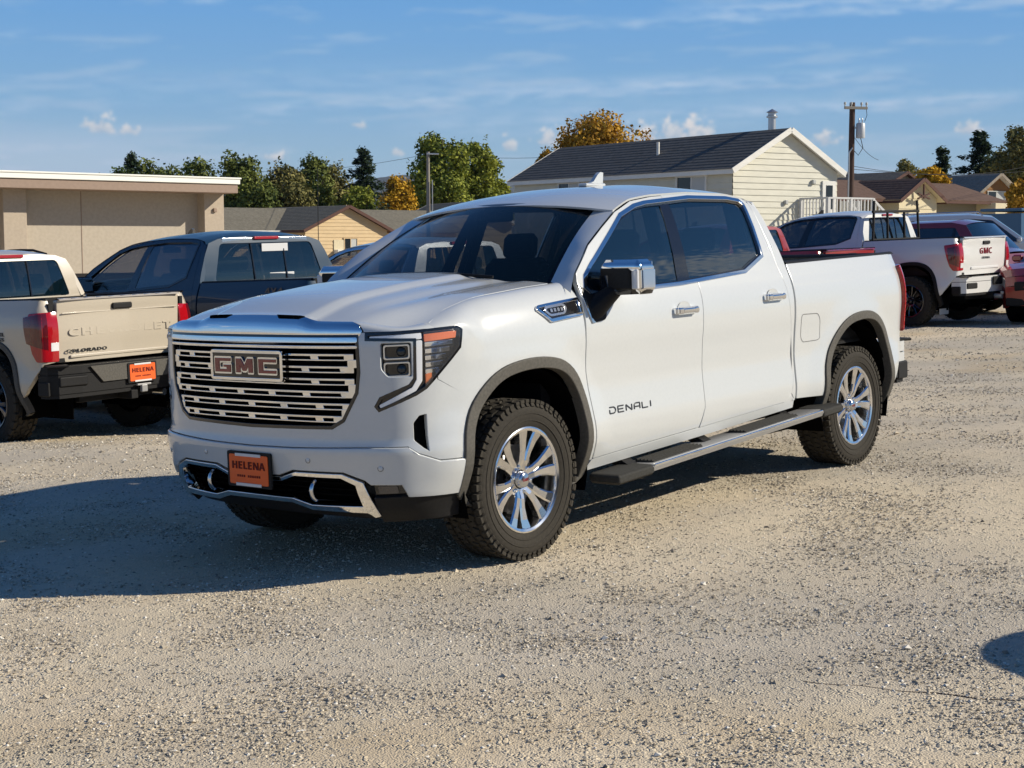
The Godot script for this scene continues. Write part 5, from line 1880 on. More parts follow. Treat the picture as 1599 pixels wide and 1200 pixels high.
# ------------------------------------------------------------------ closed cars: lower body, glasshouse, lamps, wheels
func car(o: Dictionary) -> void:
	var root := thing(o.called, o.at, o.label, o.category, o.get("group", ""))
	var wb: float = o.wb
	var xf: float = o.front
	var xr: float = -wb - o.rear
	var w0: float = o.w
	var belt: float = o.belt
	var top: float = o.roof
	var hood_y: float = o.hood
	var paint: Material = M[o.paint]
	var half := func(x: float, y: float) -> float:
		var t := w0 - .03 * smoothstep(.5, .25, y) - (.30 * (y - belt) / .6 if y > belt else 0.0)
		t -= .26 * pow(smoothstep(xf - .75, xf + .02, x), 2.5) + .18 * pow(smoothstep(xr + .6, xr - .02, x), 2.5)
		return t + .02 * exp(-pow((y - .82) / .12, 2.0))
	var map := func(x: float, y: float) -> Vector3: return Vector3(x, y, -half.call(x, y))
	var wx := -.42     # foot of the windshield
	var tx: float = xr + o.tailx * 1.0
	var top_line := [[xf, .30, "paint"], [xf + .02, .62, "paint"], [xf - .06, hood_y - .16, "paint"], [xf - .22, hood_y - .05, "paint"], [.2, hood_y + .04, "paint"], [wx, belt + .02, "glass"], [wx - .78, top - .07, "paint"], [wx - 1.3, top, "paint"], [lerpf(wx - 1.3, tx, .55), top, "paint"], [tx + .42, top - .06, "glass"], [tx, belt + .06, "paint"], [xr + .05, belt - .02, "paint"], [xr, belt - .22, "paint"], [xr - .02, .55, "paint"], [xr + .04, .30, "paint"]]
	var outline := PackedVector2Array()
	for k in top_line: outline.append(Vector2(k[0], k[1]))
	outline.append_array(V2([xr + .2, .24, xf - .2, .24]))
	var arches := []
	for x in [0.0, -wb]:
		var p := PackedVector2Array()
		for k in 20: p.append(Vector2(x + .385 * cos(TAU * k / 20.0), .36 + .385 * sin(TAU * k / 20.0)))
		arches.append(p)
	var g0 := wx - .15
	var win := V2([g0, belt + .03, wx - .80, top - .13, wx - 1.3, top - .085, tx + .62, top - .10, tx + .30, belt + .10, tx + .34, belt + .05])
	both(func(fl: float) -> void:
		var sdm := Mb.new()
		sdm.panel(outline, arches + [round2(win, .04)], map, .12, .03, Vector3(-wb * .5, .7, 0), 0.0, .004)
		sub(sdm, "body_side", paint, root, fl)
		var gl := Mb.new()
		gl.panel(grow2(round2(win, .04), .005), [], map, .2, .0, Vector3(-wb * .5, .7, 0), -.012)
		var gn := sub(gl, "side_window", M["glass_dark"], root, fl)
		for x in [lerpf(wx, tx, .45), lerpf(wx, tx, .78)]:
			var pl := Mb.new()
			pl.panel(V2([x - .03, belt + .03, x + .03, belt + .03, x + .01, top - .10, x - .05, top - .10]), [], map, .2, .0, Vector3(-wb * .5, .7, 0), -.006)
			sub(pl, "window_pillar", M["black_gloss"], gn, fl)
		var hl := Mb.new()
		hl.panel(round2(V2([xf - .06, hood_y - .20, xf - .50, hood_y - .08, xf - .52, hood_y - .20, xf - .06, hood_y - .36]), .04), [], map, .06, .02, Vector3(-wb * .5, .7, 0), .006, .006)
		sub(hl, "headlight", M["lens_white"], root, fl)
		var tl := Mb.new()
		tl.panel(round2(V2([xr + .02, belt - .06, xr + .34, belt - .08, xr + .30, belt - .24, xr + .0, belt - .28]), .03), [], map, .06, .02, Vector3(-wb * .5, .7, 0), .006, .006)
		sub(tl, "tail_light", M["lens_red"], root, fl)
		var mi := Mb.new()
		mi.box(Vector3(wx - .22, belt + .08, -w0 - .10), Vector3(.12, .13, .20), .04)
		sub(mi, "side_mirror", paint, root, fl)
		for x in [0.0, -wb]:
			make_wheel(root, Vector3(x, .36, -(w0 - .14) if fl > 0 else w0 - .14), fl > 0, "dark")
			root.get_child(root.get_child_count() - 1).transform.basis = root.get_child(root.get_child_count() - 1).transform.basis.scaled(Vector3.ONE * .86)
			var ww := Mb.new()
			ww.lathe([Vector2(.40, -.30), Vector2(.40, .30)], 20, Transform3D(Basis(Vector3(1, 0, 0), Vector3(0, 0, 1), Vector3(0, -1, 0)), Vector3(x, .36, -(w0 - .34))), -1.0)
			sub(ww, "wheel_well", M["void"], root, fl)
	)
	for k in top_line.size() - 1:
		var a: Array = top_line[k]
		var b: Array = top_line[k + 1]
		var mb := Mb.new()
		mb.grid(func(u: float, w: float) -> Vector3:
			var x := lerpf(a[0], b[0], u)
			var y := lerpf(a[1], b[1], u)
			var s := w * 2.0 - 1.0
			var hw: float = half.call(x, y)
			var up := Vector3(b[1] - a[1], a[0] - b[0], 0).normalized()
			return Vector3(x, y, s * hw) + up * (.05 * (1.0 - pow(absf(s), 2.5))), 4, 12, Vector3(-wb * .5, .6, 0))
		part(mb, "glass_pane" if a[2] == "glass" else "body_panel", M["glass_tint"] if a[2] == "glass" else paint, root)
	var gr := Mb.new()
	gr.box(Vector3(xf + .035, .62, 0), Vector3(.05, .16, 1.0), .02)
	gr.box(Vector3(xf + .02, .36, 0), Vector3(.05, .14, 1.3), .02)
	part(gr, "front_grille", M["black_plastic"], root)
	var ub := Mb.new()
	ub.box(Vector3(-wb * .5, .34, 0), Vector3(wb - .9, .16, w0 * 1.7), .02)
	ub.box(Vector3(-wb * .5, .78, 0), Vector3(wb + .9, .5, w0 * 1.1), .02)
	part(ub, "underbody", M["void"], root)
	if o.get("rails", false):
		for z in [-.56, .56]:
			var rl := Mb.new()
			var pts := [Vector3(wx - 1.0, top - .02, z), Vector3(wx - 1.1, top + .07, z), Vector3(tx + .75, top + .07, z), Vector3(tx + .6, top - .04, z)]
			rl.tube(pts, .02, 8)
			part(rl, "roof_rail", M["satin_chrome"], root)

# ------------------------------------------------------------------ surroundings (level world frame)
func spot(px: float, py: float, depth: float) -> Vector3:   # photograph pixel and distance along the view -> place
	var a := (px - 799.5) / 2401.0
	var b := (600.0 - py) / 2401.0
	var p := deg_to_rad(-5.3)
	return CAM + Vector3(a, b * cos(p) + sin(p), b * sin(p) - cos(p)) * depth

func facing(at: Vector3, right: Vector3) -> Transform3D:   # x along the wall, z out of the wall
	var x := Vector3(right.x, 0, right.z).normalized()
	return Transform3D(Basis(x, Vector3.UP, x.cross(Vector3.UP)), at)

# a house with a gable end in its xy plane (x from -w/2 to w/2, z = 0) and its length along -z
func gable_house(o: Dictionary) -> Node3D:
	var root := thing(o.called, o.at, o.label, o.get("category", "house"), o.get("group", ""))
	var w: float = o.w
	var l: float = o.l
	var e: float = o.eave
	var rise: float = o.rise
	var y0: float = o.get("base", -1.0)
	var oh: float = o.get("over", .4)
	var side_m: Material = M[o.siding]
	var flank_m: Material = M[o.get("flank", o.siding)]
	var body := Mb.new()
	body.prism(V2([-w / 2 + .03, y0, w / 2 - .03, y0, w / 2 - .03, e, 0, e + rise - .02, -w / 2 + .03, e]), -(l - .06), Transform3D(Basis(), Vector3(0, 0, -.03)))
	var wall := part(body, "wall", side_m, root)
	var step: float = o.get("plank", .2)
	var y := e - floorf((e - y0) / step) * step
	if o.get("single", false):
		while y < e + rise - .05:
			var hw0 := w / 2 if y <= e else w / 2 * (1.0 - (y - e) / rise)
			var yt := y + step
			var hw1 := w / 2 if yt <= e else maxf(.02, w / 2 * (1.0 - (yt - e) / rise))
			var mb := Mb.new()
			var p := [Vector3(-hw0, y, .030), Vector3(hw0, y, .030), Vector3(hw1, yt + .01, .006), Vector3(-hw1, yt + .01, .006)]
			mb.face(p[0], p[1], p[2], p[3], Vector3(0, 0, 1))
			mb.face(Vector3(-hw0, y, -.02), Vector3(hw0, y, -.02), p[1], p[0], Vector3.DOWN)
			part(mb, "siding_board", side_m, root)
			if y < e - .05:
				var sb := Mb.new()
				var xx := -w / 2
				var q := [Vector3(xx - .030, y, 0), Vector3(xx - .030, y, -l), Vector3(xx - .006, yt + .01, -l), Vector3(xx - .006, yt + .01, 0)]
				sb.face(q[0], q[1], q[2], q[3], Vector3(-1, 0, 0))
				sb.face(Vector3(xx + .02, y, 0), Vector3(xx + .02, y, -l), q[1], q[0], Vector3.DOWN)
				part(sb, "siding_board", flank_m, root)
			y += step
	else:
		var mb := Mb.new()
		while y < e + rise - .05:
			var hw0 := w / 2 if y <= e else w / 2 * (1.0 - (y - e) / rise)
			var yt := y + step
			var hw1 := w / 2 if yt <= e else maxf(.02, w / 2 * (1.0 - (yt - e) / rise))
			mb.face(Vector3(-hw0, y, .030), Vector3(hw0, y, .030), Vector3(hw1, yt, .004), Vector3(-hw1, yt, .004), Vector3(0, 0, 1))
			mb.face(Vector3(-hw0, y, -.02), Vector3(hw0, y, -.02), Vector3(hw0, y, .030), Vector3(-hw0, y, .030), Vector3.DOWN)
			y += step
		tag(part(mb, "siding", side_m, root), "", "", "", "stuff")
	# roof: two slopes built of courses, with fascia and bargeboards
	var slope := Vector2(w / 2, rise).length()
	var k := rise / (w / 2)
	for sg in [-1.0, 1.0]:
		var dir := Vector3(sg * (w / 2), -rise, 0).normalized()
		var up := Vector3(sg * rise, w / 2, 0).normalized()
		var total: float = slope + oh * sqrt(1.0 + k * k) * .8
		var slab := Mb.new()
		var ridge := Vector3(0, e + rise + .03, 0)
		slab.box(ridge + dir * (total * .5) + up * .05 + Vector3(0, 0, -l / 2), Vector3(total, .10, l + 2 * oh), .01, Basis(dir, up, dir.cross(up)))
		var rf := part(slab, "roof", M[o.get("soffit", "white_trim")], root)
		var n: int = o.get("courses", int(total / .22))
		var joined := Mb.new()
		for c in n:
			var a := total * c / n
			var b := total * (c + 1) / n + .015
			var mb := joined if not o.get("single", false) else Mb.new()
			var z0 := oh - .02
			var z1 := -l - oh + .02
			var p0 := ridge + dir * a + up * .104
			var p1 := ridge + dir * b + up * .114
			mb.face(p0 + Vector3(0, 0, z0), p0 + Vector3(0, 0, z1), p1 + Vector3(0, 0, z1), p1 + Vector3(0, 0, z0), up)
			mb.face(p1 + Vector3(0, 0, z0), p1 + Vector3(0, 0, z1), p1 - up * .012 + Vector3(0, 0, z1), p1 - up * .012 + Vector3(0, 0, z0), dir)
			if o.get("single", false):
				part(mb, "shingle_course", M[o.roof_m], rf)
		if not o.get("single", false):
			tag(part(joined, "shingles", M[o.roof_m], rf), "", "", "", "stuff")
		for z in [oh + .012, -l - oh - .012]:
			var bg := Mb.new()
			bg.box(ridge + dir * (total * .5) + up * .03 + Vector3(0, 0, z), Vector3(total + .02, .19, .035), .006, Basis(dir, up, dir.cross(up)))
			part(bg, "bargeboard", M[o.get("trim", "white_trim")], root)
		var fa := Mb.new()
		fa.box(ridge + dir * (total + .015) + up * .02 + Vector3(0, 0, -l / 2), Vector3(.03, .16, l + 2 * oh), .005)
		part(fa, "fascia", M[o.get("trim", "white_trim")], root)
	return root

func window_in(root: Node, x: float, y: float, z: float, w: float, h: float, b := Basis(), frame := "white_trim") -> void:
	var c := Vector3(x, y, z)
	var f := Mb.new()
	for sg in [-1.0, 1.0]:
		f.box(c + b * Vector3(sg * (w / 2), 0, .02), Vector3(.06, h + .12, .08), .006, b)
		f.box(c + b * Vector3(0, sg * (h / 2 + .03), .018), Vector3(w + .14, .06, .076), .006, b)
	f.box(c + b * Vector3(0, 0, .012), Vector3(.05, h, .05), .004, b)
	var n := part(f, "window", M[frame], root)
	var g := Mb.new()
	g.box(c + b * Vector3(-w / 4, 0, .008), Vector3(w / 2 - .05, h, .02), 0.0, b)
	part(g, "pane", M["window_glass"], n)
	var g2 := Mb.new()
	g2.box(c + b * Vector3(w / 4, 0, .008), Vector3(w / 2 - .05, h, .02), 0.0, b)
	part(g2, "pane", M["curtain"], n)

func build_buildings() -> void:
	# ---- stucco building at left, its wall running away to the right
	var a := spot(0, 377, 42.0)
	var b := spot(343, 377, 46.6)
	a.y = 0.0
	b.y = 0.0
	var at := facing(b, b - a)
	var sh := thing("stucco_building", at, "long flat roofed tan stucco building behind the beige and navy pickups", "building")
	var L := 7.2
	var wall := Mb.new()
	wall.box(Vector3(-9.0, 1.2, -4.2), Vector3(17.9, 4.4, 8.0), .02)
	part(wall, "wall", M["stucco"], sh)
	for x in [-.30, -6.55, -12.8]:
		var p := Mb.new()
		p.box(Vector3(x, 1.18, -.02), Vector3(.68, 4.3, .46), .02)
		part(p, "pilaster", M["stucco_trim"], sh)
	var top := spot(363, 282, 46.9).y
	var ro := Mb.new()
	ro.box(Vector3(-9.30, top - .30, -3.6), Vector3(18.7, .26, 9.2), .02)
	part(ro, "eave_board", M["fascia_board"], sh)
	var rm := Mb.new()
	rm.box(Vector3(-9.30, top - .085, -3.6), Vector3(18.8, .16, 9.3), .015)
	rm.box(Vector3(-9.30, top + .01, -3.6), Vector3(18.86, .05, 9.36), .012)
	part(rm, "roof_edge", M["roof_metal"], sh)
	var lt := Mb.new()
	lt.box(Vector3(-.30, top - .92, .24), Vector3(.12, .12, .10), .02)
	part(lt, "wall_light", M["fascia_board"], sh)
	for x in [-3.4]:
		var cj := Mb.new()
		cj.box(Vector3(x - 1.0, 1.1, -.20 + .004), Vector3(.02, 4.0, .012))
		part(cj, "control_joint", M["fascia_board"], sh)
	# ---- black banner along the wall
	var sa := spot(96, 440, 39.5)
	var sb := spot(232, 440, 41.5)
	var st := facing((sa + sb) * .5, sb - sa)
	st.origin.y = .28
	var sg := thing("banner_sign", st, "low black banner with white letters seen past the navy pickup's windshield", "sign")
	var pn := Mb.new()
	pn.box(Vector3(0, .25, 0), Vector3(3.0, .60, .04), .006)
	part(pn, "banner_panel", M["sign_black"], sg)
	var rdm := Mb.new()
	rdm.box(Vector3(-1.02, .22, .028), Vector3(.16, .24, .012), .002)
	part(rdm, "red_square", M["sign_red"], sg)
	var wm := Mb.new()
	wm.box(Vector3(1.18, .26, .028), Vector3(.30, .16, .012), .002)
	part(wm, "white_block", M["sign_white"], sg)
	for t in [["IC", -.55, .0], ["&", .20, .0], ["B", .62, .02]]:
		glyph(sg, "letter", t[0], M["sign_white"], .26, 1.0, .012, Vector3(t[1], .22 + t[2], .022), Basis())
	for x in [-1.4, 1.4]:
		var ps := Mb.new()
		ps.box(Vector3(x, -.25, -.05), Vector3(.07, 1.2, .07), .006)
		part(ps, "post", M["fascia_board"], sg)
	# ---- tan house in the middle distance: main wing across, gable wing in front
	var g0 := spot(472, 377, 92.0)
	var g1 := spot(608, 377, 96.0)
	var gr := (g1 - g0)
	gr.y = 0
	var gw := gr.length()
	var gc := (g0 + g1) * .5
	gc.y = 0
	var ga := facing(gc, gr)
	var th := gable_house({"called": "tan_house", "at": ga, "w": gw * .94, "l": 9.0, "eave": 2.35, "rise": 1.38, "siding": "tan_siding", "roof_m": "olive_shingle", "over": .35, "trim": "brown_trim", "soffit": "brown_trim", "plank": .22,
		"label": "tan one storey house with grey roof and window air conditioner behind the pickups"})
	window_in(th, .25, 1.30, .03, .95, 1.05, Basis(), "tan_siding")
	var ac := Mb.new()
	ac.box(Vector3(-.62, .92, .25), Vector3(.70, .48, .45), .03)
	part(ac, "air_conditioner", M["white_trim"], th)
	var acg := Mb.new()
	for k in 5: acg.box(Vector3(-.62, .76 + k * .08, .485), Vector3(.56, .02, .02))
	part(acg, "air_conditioner_grille", M["galvanised"], th)
	var board := Mb.new()
	board.box(Vector3(-.62, 1.45, .05), Vector3(.72, .60, .04), .004)
	part(board, "window_board", M["cream_wall"], th)
	# main wing, its ridge along the gable wall
	var mw := Mb.new()
	mw.box(Vector3(-1.0, .65, -6.6), Vector3(24.0, 3.4, 6.4), .01)
	part(mw, "wing_wall", M["tan_siding"], th)
	for sgn in [-1.0, 1.0]:
		var sl := Mb.new()
		var dir := Vector3(0, -1.38, sgn * 3.6).normalized()
		var up := Vector3(0, 3.6, sgn * 1.38).normalized()
		sl.box(Vector3(-1.0, 3.70, -6.6) + dir * 2.0, Vector3(24.8, .12, 4.1), .01, Basis(Vector3.RIGHT, up, Vector3.RIGHT.cross(up)))
		part(sl, "wing_roof", M["olive_shingle"], th)
	for x in [-6.2, -8.0]:
		window_in(th, x, 1.6, -3.38, 1.2, .9, Basis(), "white_trim")
	var ev := Mb.new()
	ev.box(Vector3(-6.6, 2.28, -2.80), Vector3(7.0, .07, 1.2), .01)
	part(ev, "porch_soffit", M["white_trim"], th)
	# ---- cream house with the dark roof at right
	var c0 := spot(1143, 377, 50.0)
	var c1 := spot(1305, 377, 52.6)
	c0.y = 0; c1.y = 0
	var wt := facing((c0 + c1) * .5, c1 - c0)
	var W := c0.distance_to(c1)
	var wh := gable_house({"called": "cream_house", "at": wt, "w": W, "l": 12.7, "eave": 3.97, "rise": 1.30, "siding": "cream_siding", "flank": "grey_siding", "roof_m": "dark_shingle", "over": .22, "single": true, "plank": .2, "base": -.3,
		"label": "cream sided house with dark shingle roof above the white truck's bed"})
	var dr := Mb.new()
	dr.box(Vector3(W / 2 - .42, 2.72, .05), Vector3(.62, 1.95, .06), .01)
	var dn := part(dr, "door", M["white_trim"], wh)
	var dg := Mb.new()
	dg.box(Vector3(W / 2 - .42, 3.15, .085), Vector3(.30, .80, .02), .004)
	part(dg, "door_glass", M["window_glass"], dn)
	for v in [[W / 2 - 1.15, 3.65, .16], [W / 2 - 2.4, 2.95, .14]]:
		var vt := Mb.new()
		vt.box(Vector3(v[0], v[1], .07), Vector3(v[2], .15, .12), .03)
		part(vt, "wall_vent", M["curtain"], wh)
	var flb := Basis(Vector3(0, 0, 1), Vector3.UP, Vector3(-1, 0, 0))
	window_in(wh, -W / 2 - .03, 3.42, -2.0, 1.5, .75, flb)
	window_in(wh, -W / 2 - .03, 3.42, -9.0, 1.3, .75, flb)
	var cn := Mb.new()
	cn.lathe([Vector2(.13, 0), Vector2(.13, 1.0), Vector2(.19, 1.0), Vector2(.19, 1.06), Vector2(.14, 1.08), Vector2(.14, 1.16), Vector2(.21, 1.18), Vector2(.0, 1.30)], 16, Transform3D(Basis(), Vector3(.55, 4.85, -1.3)), -1.0)
	part(cn, "flue_pipe", M["galvanised"], wh)
	var vp := Mb.new()
	vp.lathe([Vector2(.055, 0), Vector2(.055, .62), Vector2(0, .62)], 10, Transform3D(Basis(), Vector3(-1.25, 4.55, -5.2)), -1.0)
	part(vp, "vent_pipe", M["white_trim"], wh)
	deck(wt, W)
	# ---- brown roofed houses at far right
	var bh := facing(ground_of(spot(1432, 377, 76.0)), Vector3(.80, 0, -.60))
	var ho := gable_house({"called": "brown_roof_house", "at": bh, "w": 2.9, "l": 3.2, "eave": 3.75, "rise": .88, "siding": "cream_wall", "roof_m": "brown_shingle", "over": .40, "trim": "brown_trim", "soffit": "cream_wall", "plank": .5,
		"label": "low house with long brown roof and cream gable porch behind the work pickup"})
	var gd := Mb.new()
	gd.box(Vector3(.15, 1.9, .06), Vector3(1.9, 2.3, .08), .01)
	part(gd, "garage_door", M["cream_siding"], ho)
	for q in [[-.45, 4.0, .45, 3.75], [.45, 4.0, -.45, 3.75], [0, 4.45, 0, 3.75]]:
		var tb := Mb.new()
		tb.bar(Vector3(q[0], q[1], .36), Vector3(q[2], q[3], .36), .06, .09, Vector3(0, 0, 1))
		part(tb, "truss_brace", M["brown_trim"], ho)
	var hb := Mb.new()
	hb.box(Vector3(-.2, 1.4, -4.0), Vector3(16.0, 4.6, 5.0), .01)
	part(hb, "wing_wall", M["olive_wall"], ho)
	for sgn in [-1.0, 1.0]:
		var sl := Mb.new()
		var dir := Vector3(0, -.95, sgn * 3.2).normalized()
		var up := Vector3(0, 3.2, sgn * .95).normalized()
		sl.box(Vector3(-.2, 4.70, -4.0) + dir * 1.75, Vector3(16.8, .14, 3.6), .01, Basis(Vector3.RIGHT, up, Vector3.RIGHT.cross(up)))
		part(sl, "wing_roof", M["brown_shingle"], ho)
	var cr := Mb.new()
	cr.box(Vector3(7.2, 1.5, -1.0), Vector3(1.0, 4.3, 1.4), .02)
	part(cr, "corner_pier", M["cream_wall"], ho)
	var fs := Mb.new()
	fs.box(Vector3(-.2, 3.66, -.62), Vector3(16.8, .16, .05), .01)
	part(fs, "fascia", M["brown_trim"], ho)
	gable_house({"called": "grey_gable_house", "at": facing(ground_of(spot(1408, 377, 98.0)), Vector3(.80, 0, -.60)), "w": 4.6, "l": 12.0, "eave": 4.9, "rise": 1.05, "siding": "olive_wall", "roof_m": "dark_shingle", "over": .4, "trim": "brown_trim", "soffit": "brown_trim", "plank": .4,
		"label": "house with grey roof and small shaded gable behind the brown roofed house"})
	gable_house({"called": "white_fascia_house", "at": facing(ground_of(spot(1492, 377, 112.0)), Vector3(.55, 0, -.85)), "w": 5.6, "l": 5.0, "eave": 4.1, "rise": 1.7, "siding": "olive_wall", "roof_m": "green_shingle", "over": .5, "trim": "white_trim", "plank": .5,
		"label": "dark green roofed house with a bright white bargeboard facing the sun"})
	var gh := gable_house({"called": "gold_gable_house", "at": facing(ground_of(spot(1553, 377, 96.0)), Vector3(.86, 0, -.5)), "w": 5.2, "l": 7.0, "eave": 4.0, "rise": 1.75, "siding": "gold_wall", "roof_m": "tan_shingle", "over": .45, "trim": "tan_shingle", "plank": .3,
		"label": "brown gabled house with a wide window at the far right"})
	window_in(gh, .0, 4.35, .03, 1.5, .75, Basis(), "curtain")
	gable_house({"called": "grey_shed", "at": facing(ground_of(spot(740, 377, 105.0)), Vector3(.9, 0, -.4)), "w": 5.6, "l": 8.0, "eave": 2.9, "rise": 1.35, "siding": "olive_wall", "roof_m": "olive_shingle", "over": .4, "trim": "curtain", "plank": .4,
		"label": "small grey roofed house peeking over the white truck's roof below the trees", "category": "house"})
	# ---- blue dumpster cut off by the right edge
	var du := thing("dumpster", facing(ground_of(spot(1625, 377, 52.0)), Vector3(.9, 0, -.45)), "blue dumpster cut off by the right edge beside the houses", "dumpster")
	var db := Mb.new()
	db.prism(V2([-.8, -.6, .8, -.6, .9, 2.6, -.9, 2.6]), -1.8, Transform3D())
	part(db, "bin", M["tarp_blue"], du)
	var dl := Mb.new()
	dl.box(Vector3(0, 2.72, -.9), Vector3(1.95, .10, 1.95), .03)
	part(dl, "lid", M["tarp_blue"], du)

func ground_of(p: Vector3) -> Vector3:
	return Vector3(p.x, 0, p.z)

func deck(wt: Transform3D, W: float) -> void:
	var root := thing("deck_stairs", wt, "grey deck with railing and stairs at the cream house's door", "deck")
	var y := 2.10
	var x0 := W / 2 - 1.75
	var x1 := W / 2 + .35
	var z1 := 1.35
	for k in 8:
		var mb := Mb.new()
		mb.box(Vector3((x0 + x1) / 2, y, .14 + k * .165), Vector3(x1 - x0, .04, .15), .005)
		part(mb, "deck_board", M["deck_grey"], root)
	for p in [[x0, .1], [x0, z1], [x1, z1], [(x0 + x1) / 2, z1]]:
		var mb := Mb.new()
		mb.box(Vector3(p[0], y - .35, p[1]), Vector3(.10, 2.7, .10), .008)
		part(mb, "post", M["deck_grey"], root)
	for yy in [y + .12, y + .98]:
		var mb := Mb.new()
		mb.box(Vector3((x0 + x1) / 2, yy, z1), Vector3(x1 - x0, .06, .08), .006)
		part(mb, "rail", M["deck_grey"], root)
		var mb2 := Mb.new()
		mb2.box(Vector3(x0, yy, .7), Vector3(.08, .06, z1 - .1), .006)
		part(mb2, "rail", M["deck_grey"], root)
	for k in 13:
		var mb := Mb.new()
		mb.box(Vector3(lerpf(x0, x1, (k + .5) / 13.0), y + .55, z1), Vector3(.04, .84, .04))
		part(mb, "baluster", M["deck_grey"], root)
	for k in 8:
		var mb := Mb.new()
		mb.box(Vector3(x0, y + .55, lerpf(.15, z1, (k + .5) / 8.0)), Vector3(.04, .84, .04))
		part(mb, "baluster", M["deck_grey"], root)
	# flight going down to the right
	for k in 8:
		var mb := Mb.new()
		mb.box(Vector3(x1 + .18 + k * .28, y - .10 - k * .20, .75), Vector3(.30, .05, 1.1), .006)
		part(mb, "stair_tread", M["deck_grey"], root)
	for z in [.18, z1]:
		for dy in [.12, .95]:
			var mb := Mb.new()
			mb.bar(Vector3(x1, y + dy, z), Vector3(x1 + 2.3, y + dy - 1.64, z), .06, .08)
			part(mb, "stair_rail", M["deck_grey"], root)
		for k in 13:
			var mb := Mb.new()
			var xx := x1 + .12 + k * .175
			mb.box(Vector3(xx, y + .54 - (xx - x1) * .713, z), Vector3(.04, .84, .04))
			part(mb, "baluster", M["deck_grey"], root)
	var back := Mb.new()
	back.box(Vector3(x1 + .62, y + .30, -.3), Vector3(.06, 1.3, .9), .006)
	part(back, "landing_panel", M["deck_grey"], root)

# ------------------------------------------------------------------ trees
func crown_mesh(blobs: Array, count: int, size: float, colors: Array, seed_: int, drop := 0.42) -> ArrayMesh:
	var r := RandomNumberGenerator.new()
	r.seed = seed_
	var f := FastNoiseLite.new()
	f.seed = seed_
	f.frequency = 0.55
	f.fractal_octaves = 3
	var mb := Mb.new()
	mb.colored = true
	var total := 0.0
	for b in blobs: total += b[1].x * b[1].y * b[1].z
	for b in blobs:
		var c: Vector3 = b[0]
		var s: Vector3 = b[1]
		var n := int(count * s.x * s.y * s.z / total)
		for k in n:
			var d := Vector3(r.randfn(), r.randfn(), r.randfn()).normalized()
			var rad := pow(r.randf(), .38) * (1.0 + .55 * f.get_noise_3dv(d * 3.0 + c))
			var p := c + d * s * rad
			if f.get_noise_3dv(p * 1.15) < -drop + .38 * rad * r.randf(): continue
			var lean := (d * .8 + Vector3(r.randfn(), r.randfn() + .5, r.randfn()) * .7).normalized()
			var x := lean.cross(Vector3(r.randfn(), r.randfn(), r.randfn())).normalized()
			var y := lean.cross(x)
			var l := size * r.randf_range(.55, 1.25)
			var w := l * r.randf_range(.45, .8)
			var t := clampf(.5 + .9 * f.get_noise_3dv(p * .7 + Vector3(50, 0, 0)) + r.randf_range(-.3, .3), 0.0, 1.0)
			mb.col = colors[0].lerp(colors[1], t) * r.randf_range(.75, 1.15)
			mb.col.a = 1.0
			var a0 := p - x * l * .5
			var a1 := p + x * l * .5
			mb.quad(a0, p - y * w * .5 + lean * l * .08, a1, p + y * w * .5 + lean * l * .05, lean, lean, lean, lean)
	return mb.mesh()

func conifer_mesh(h: float, w: float, count: int, colors: Array, seed_: int) -> ArrayMesh:
	var r := RandomNumberGenerator.new()
	r.seed = seed_
	var mb := Mb.new()
	mb.colored = true
	var tiers := int(h * 2.4)
	for t in tiers:
		var u := (t + r.randf_range(-.2, .2)) / tiers
		var y := h * (.06 + .93 * u)
		var reach := w * .5 * pow(1.0 - u, .85) + .12
		var arms := int(6 + 5 * (1.0 - u))
		for k in arms:
			var az := TAU * (k + r.randf()) / arms
			var d := Vector3(cos(az), 0, sin(az))
			var len_ := reach * r.randf_range(.6, 1.15)
			y = h * clampf(.05 + .94 * (t + r.randf_range(-.75, .75)) / tiers, .03, .985)
			var n := int(count / (tiers * arms)) + 1
			for q in n:
				var s := pow(r.randf(), .7)
				var p := Vector3(0, y, 0) + d * len_ * s + Vector3(0, -.28 * len_ * s + .12 * len_ * s * s, 0) + Vector3(r.randfn(), r.randfn() * .8, r.randfn()) * .16 * (1.2 - s * .5)
				var lean := (Vector3.UP * .7 + d * .4 + Vector3(r.randfn(), r.randfn(), r.randfn()) * .45).normalized()
				var x := (d + Vector3(r.randfn(), r.randfn(), r.randfn()) * .45).normalized()
				var y2 := lean.cross(x).normalized()
				var l := r.randf_range(.18, .42)
				mb.col = colors[0].lerp(colors[1], r.randf()) * r.randf_range(.7, 1.15)
				mb.col.a = 1.0
				mb.quad(p - x * l * .5, p - y2 * l * .22, p + x * l * .5, p + y2 * l * .22, lean, lean, lean, lean)
	return mb.mesh()

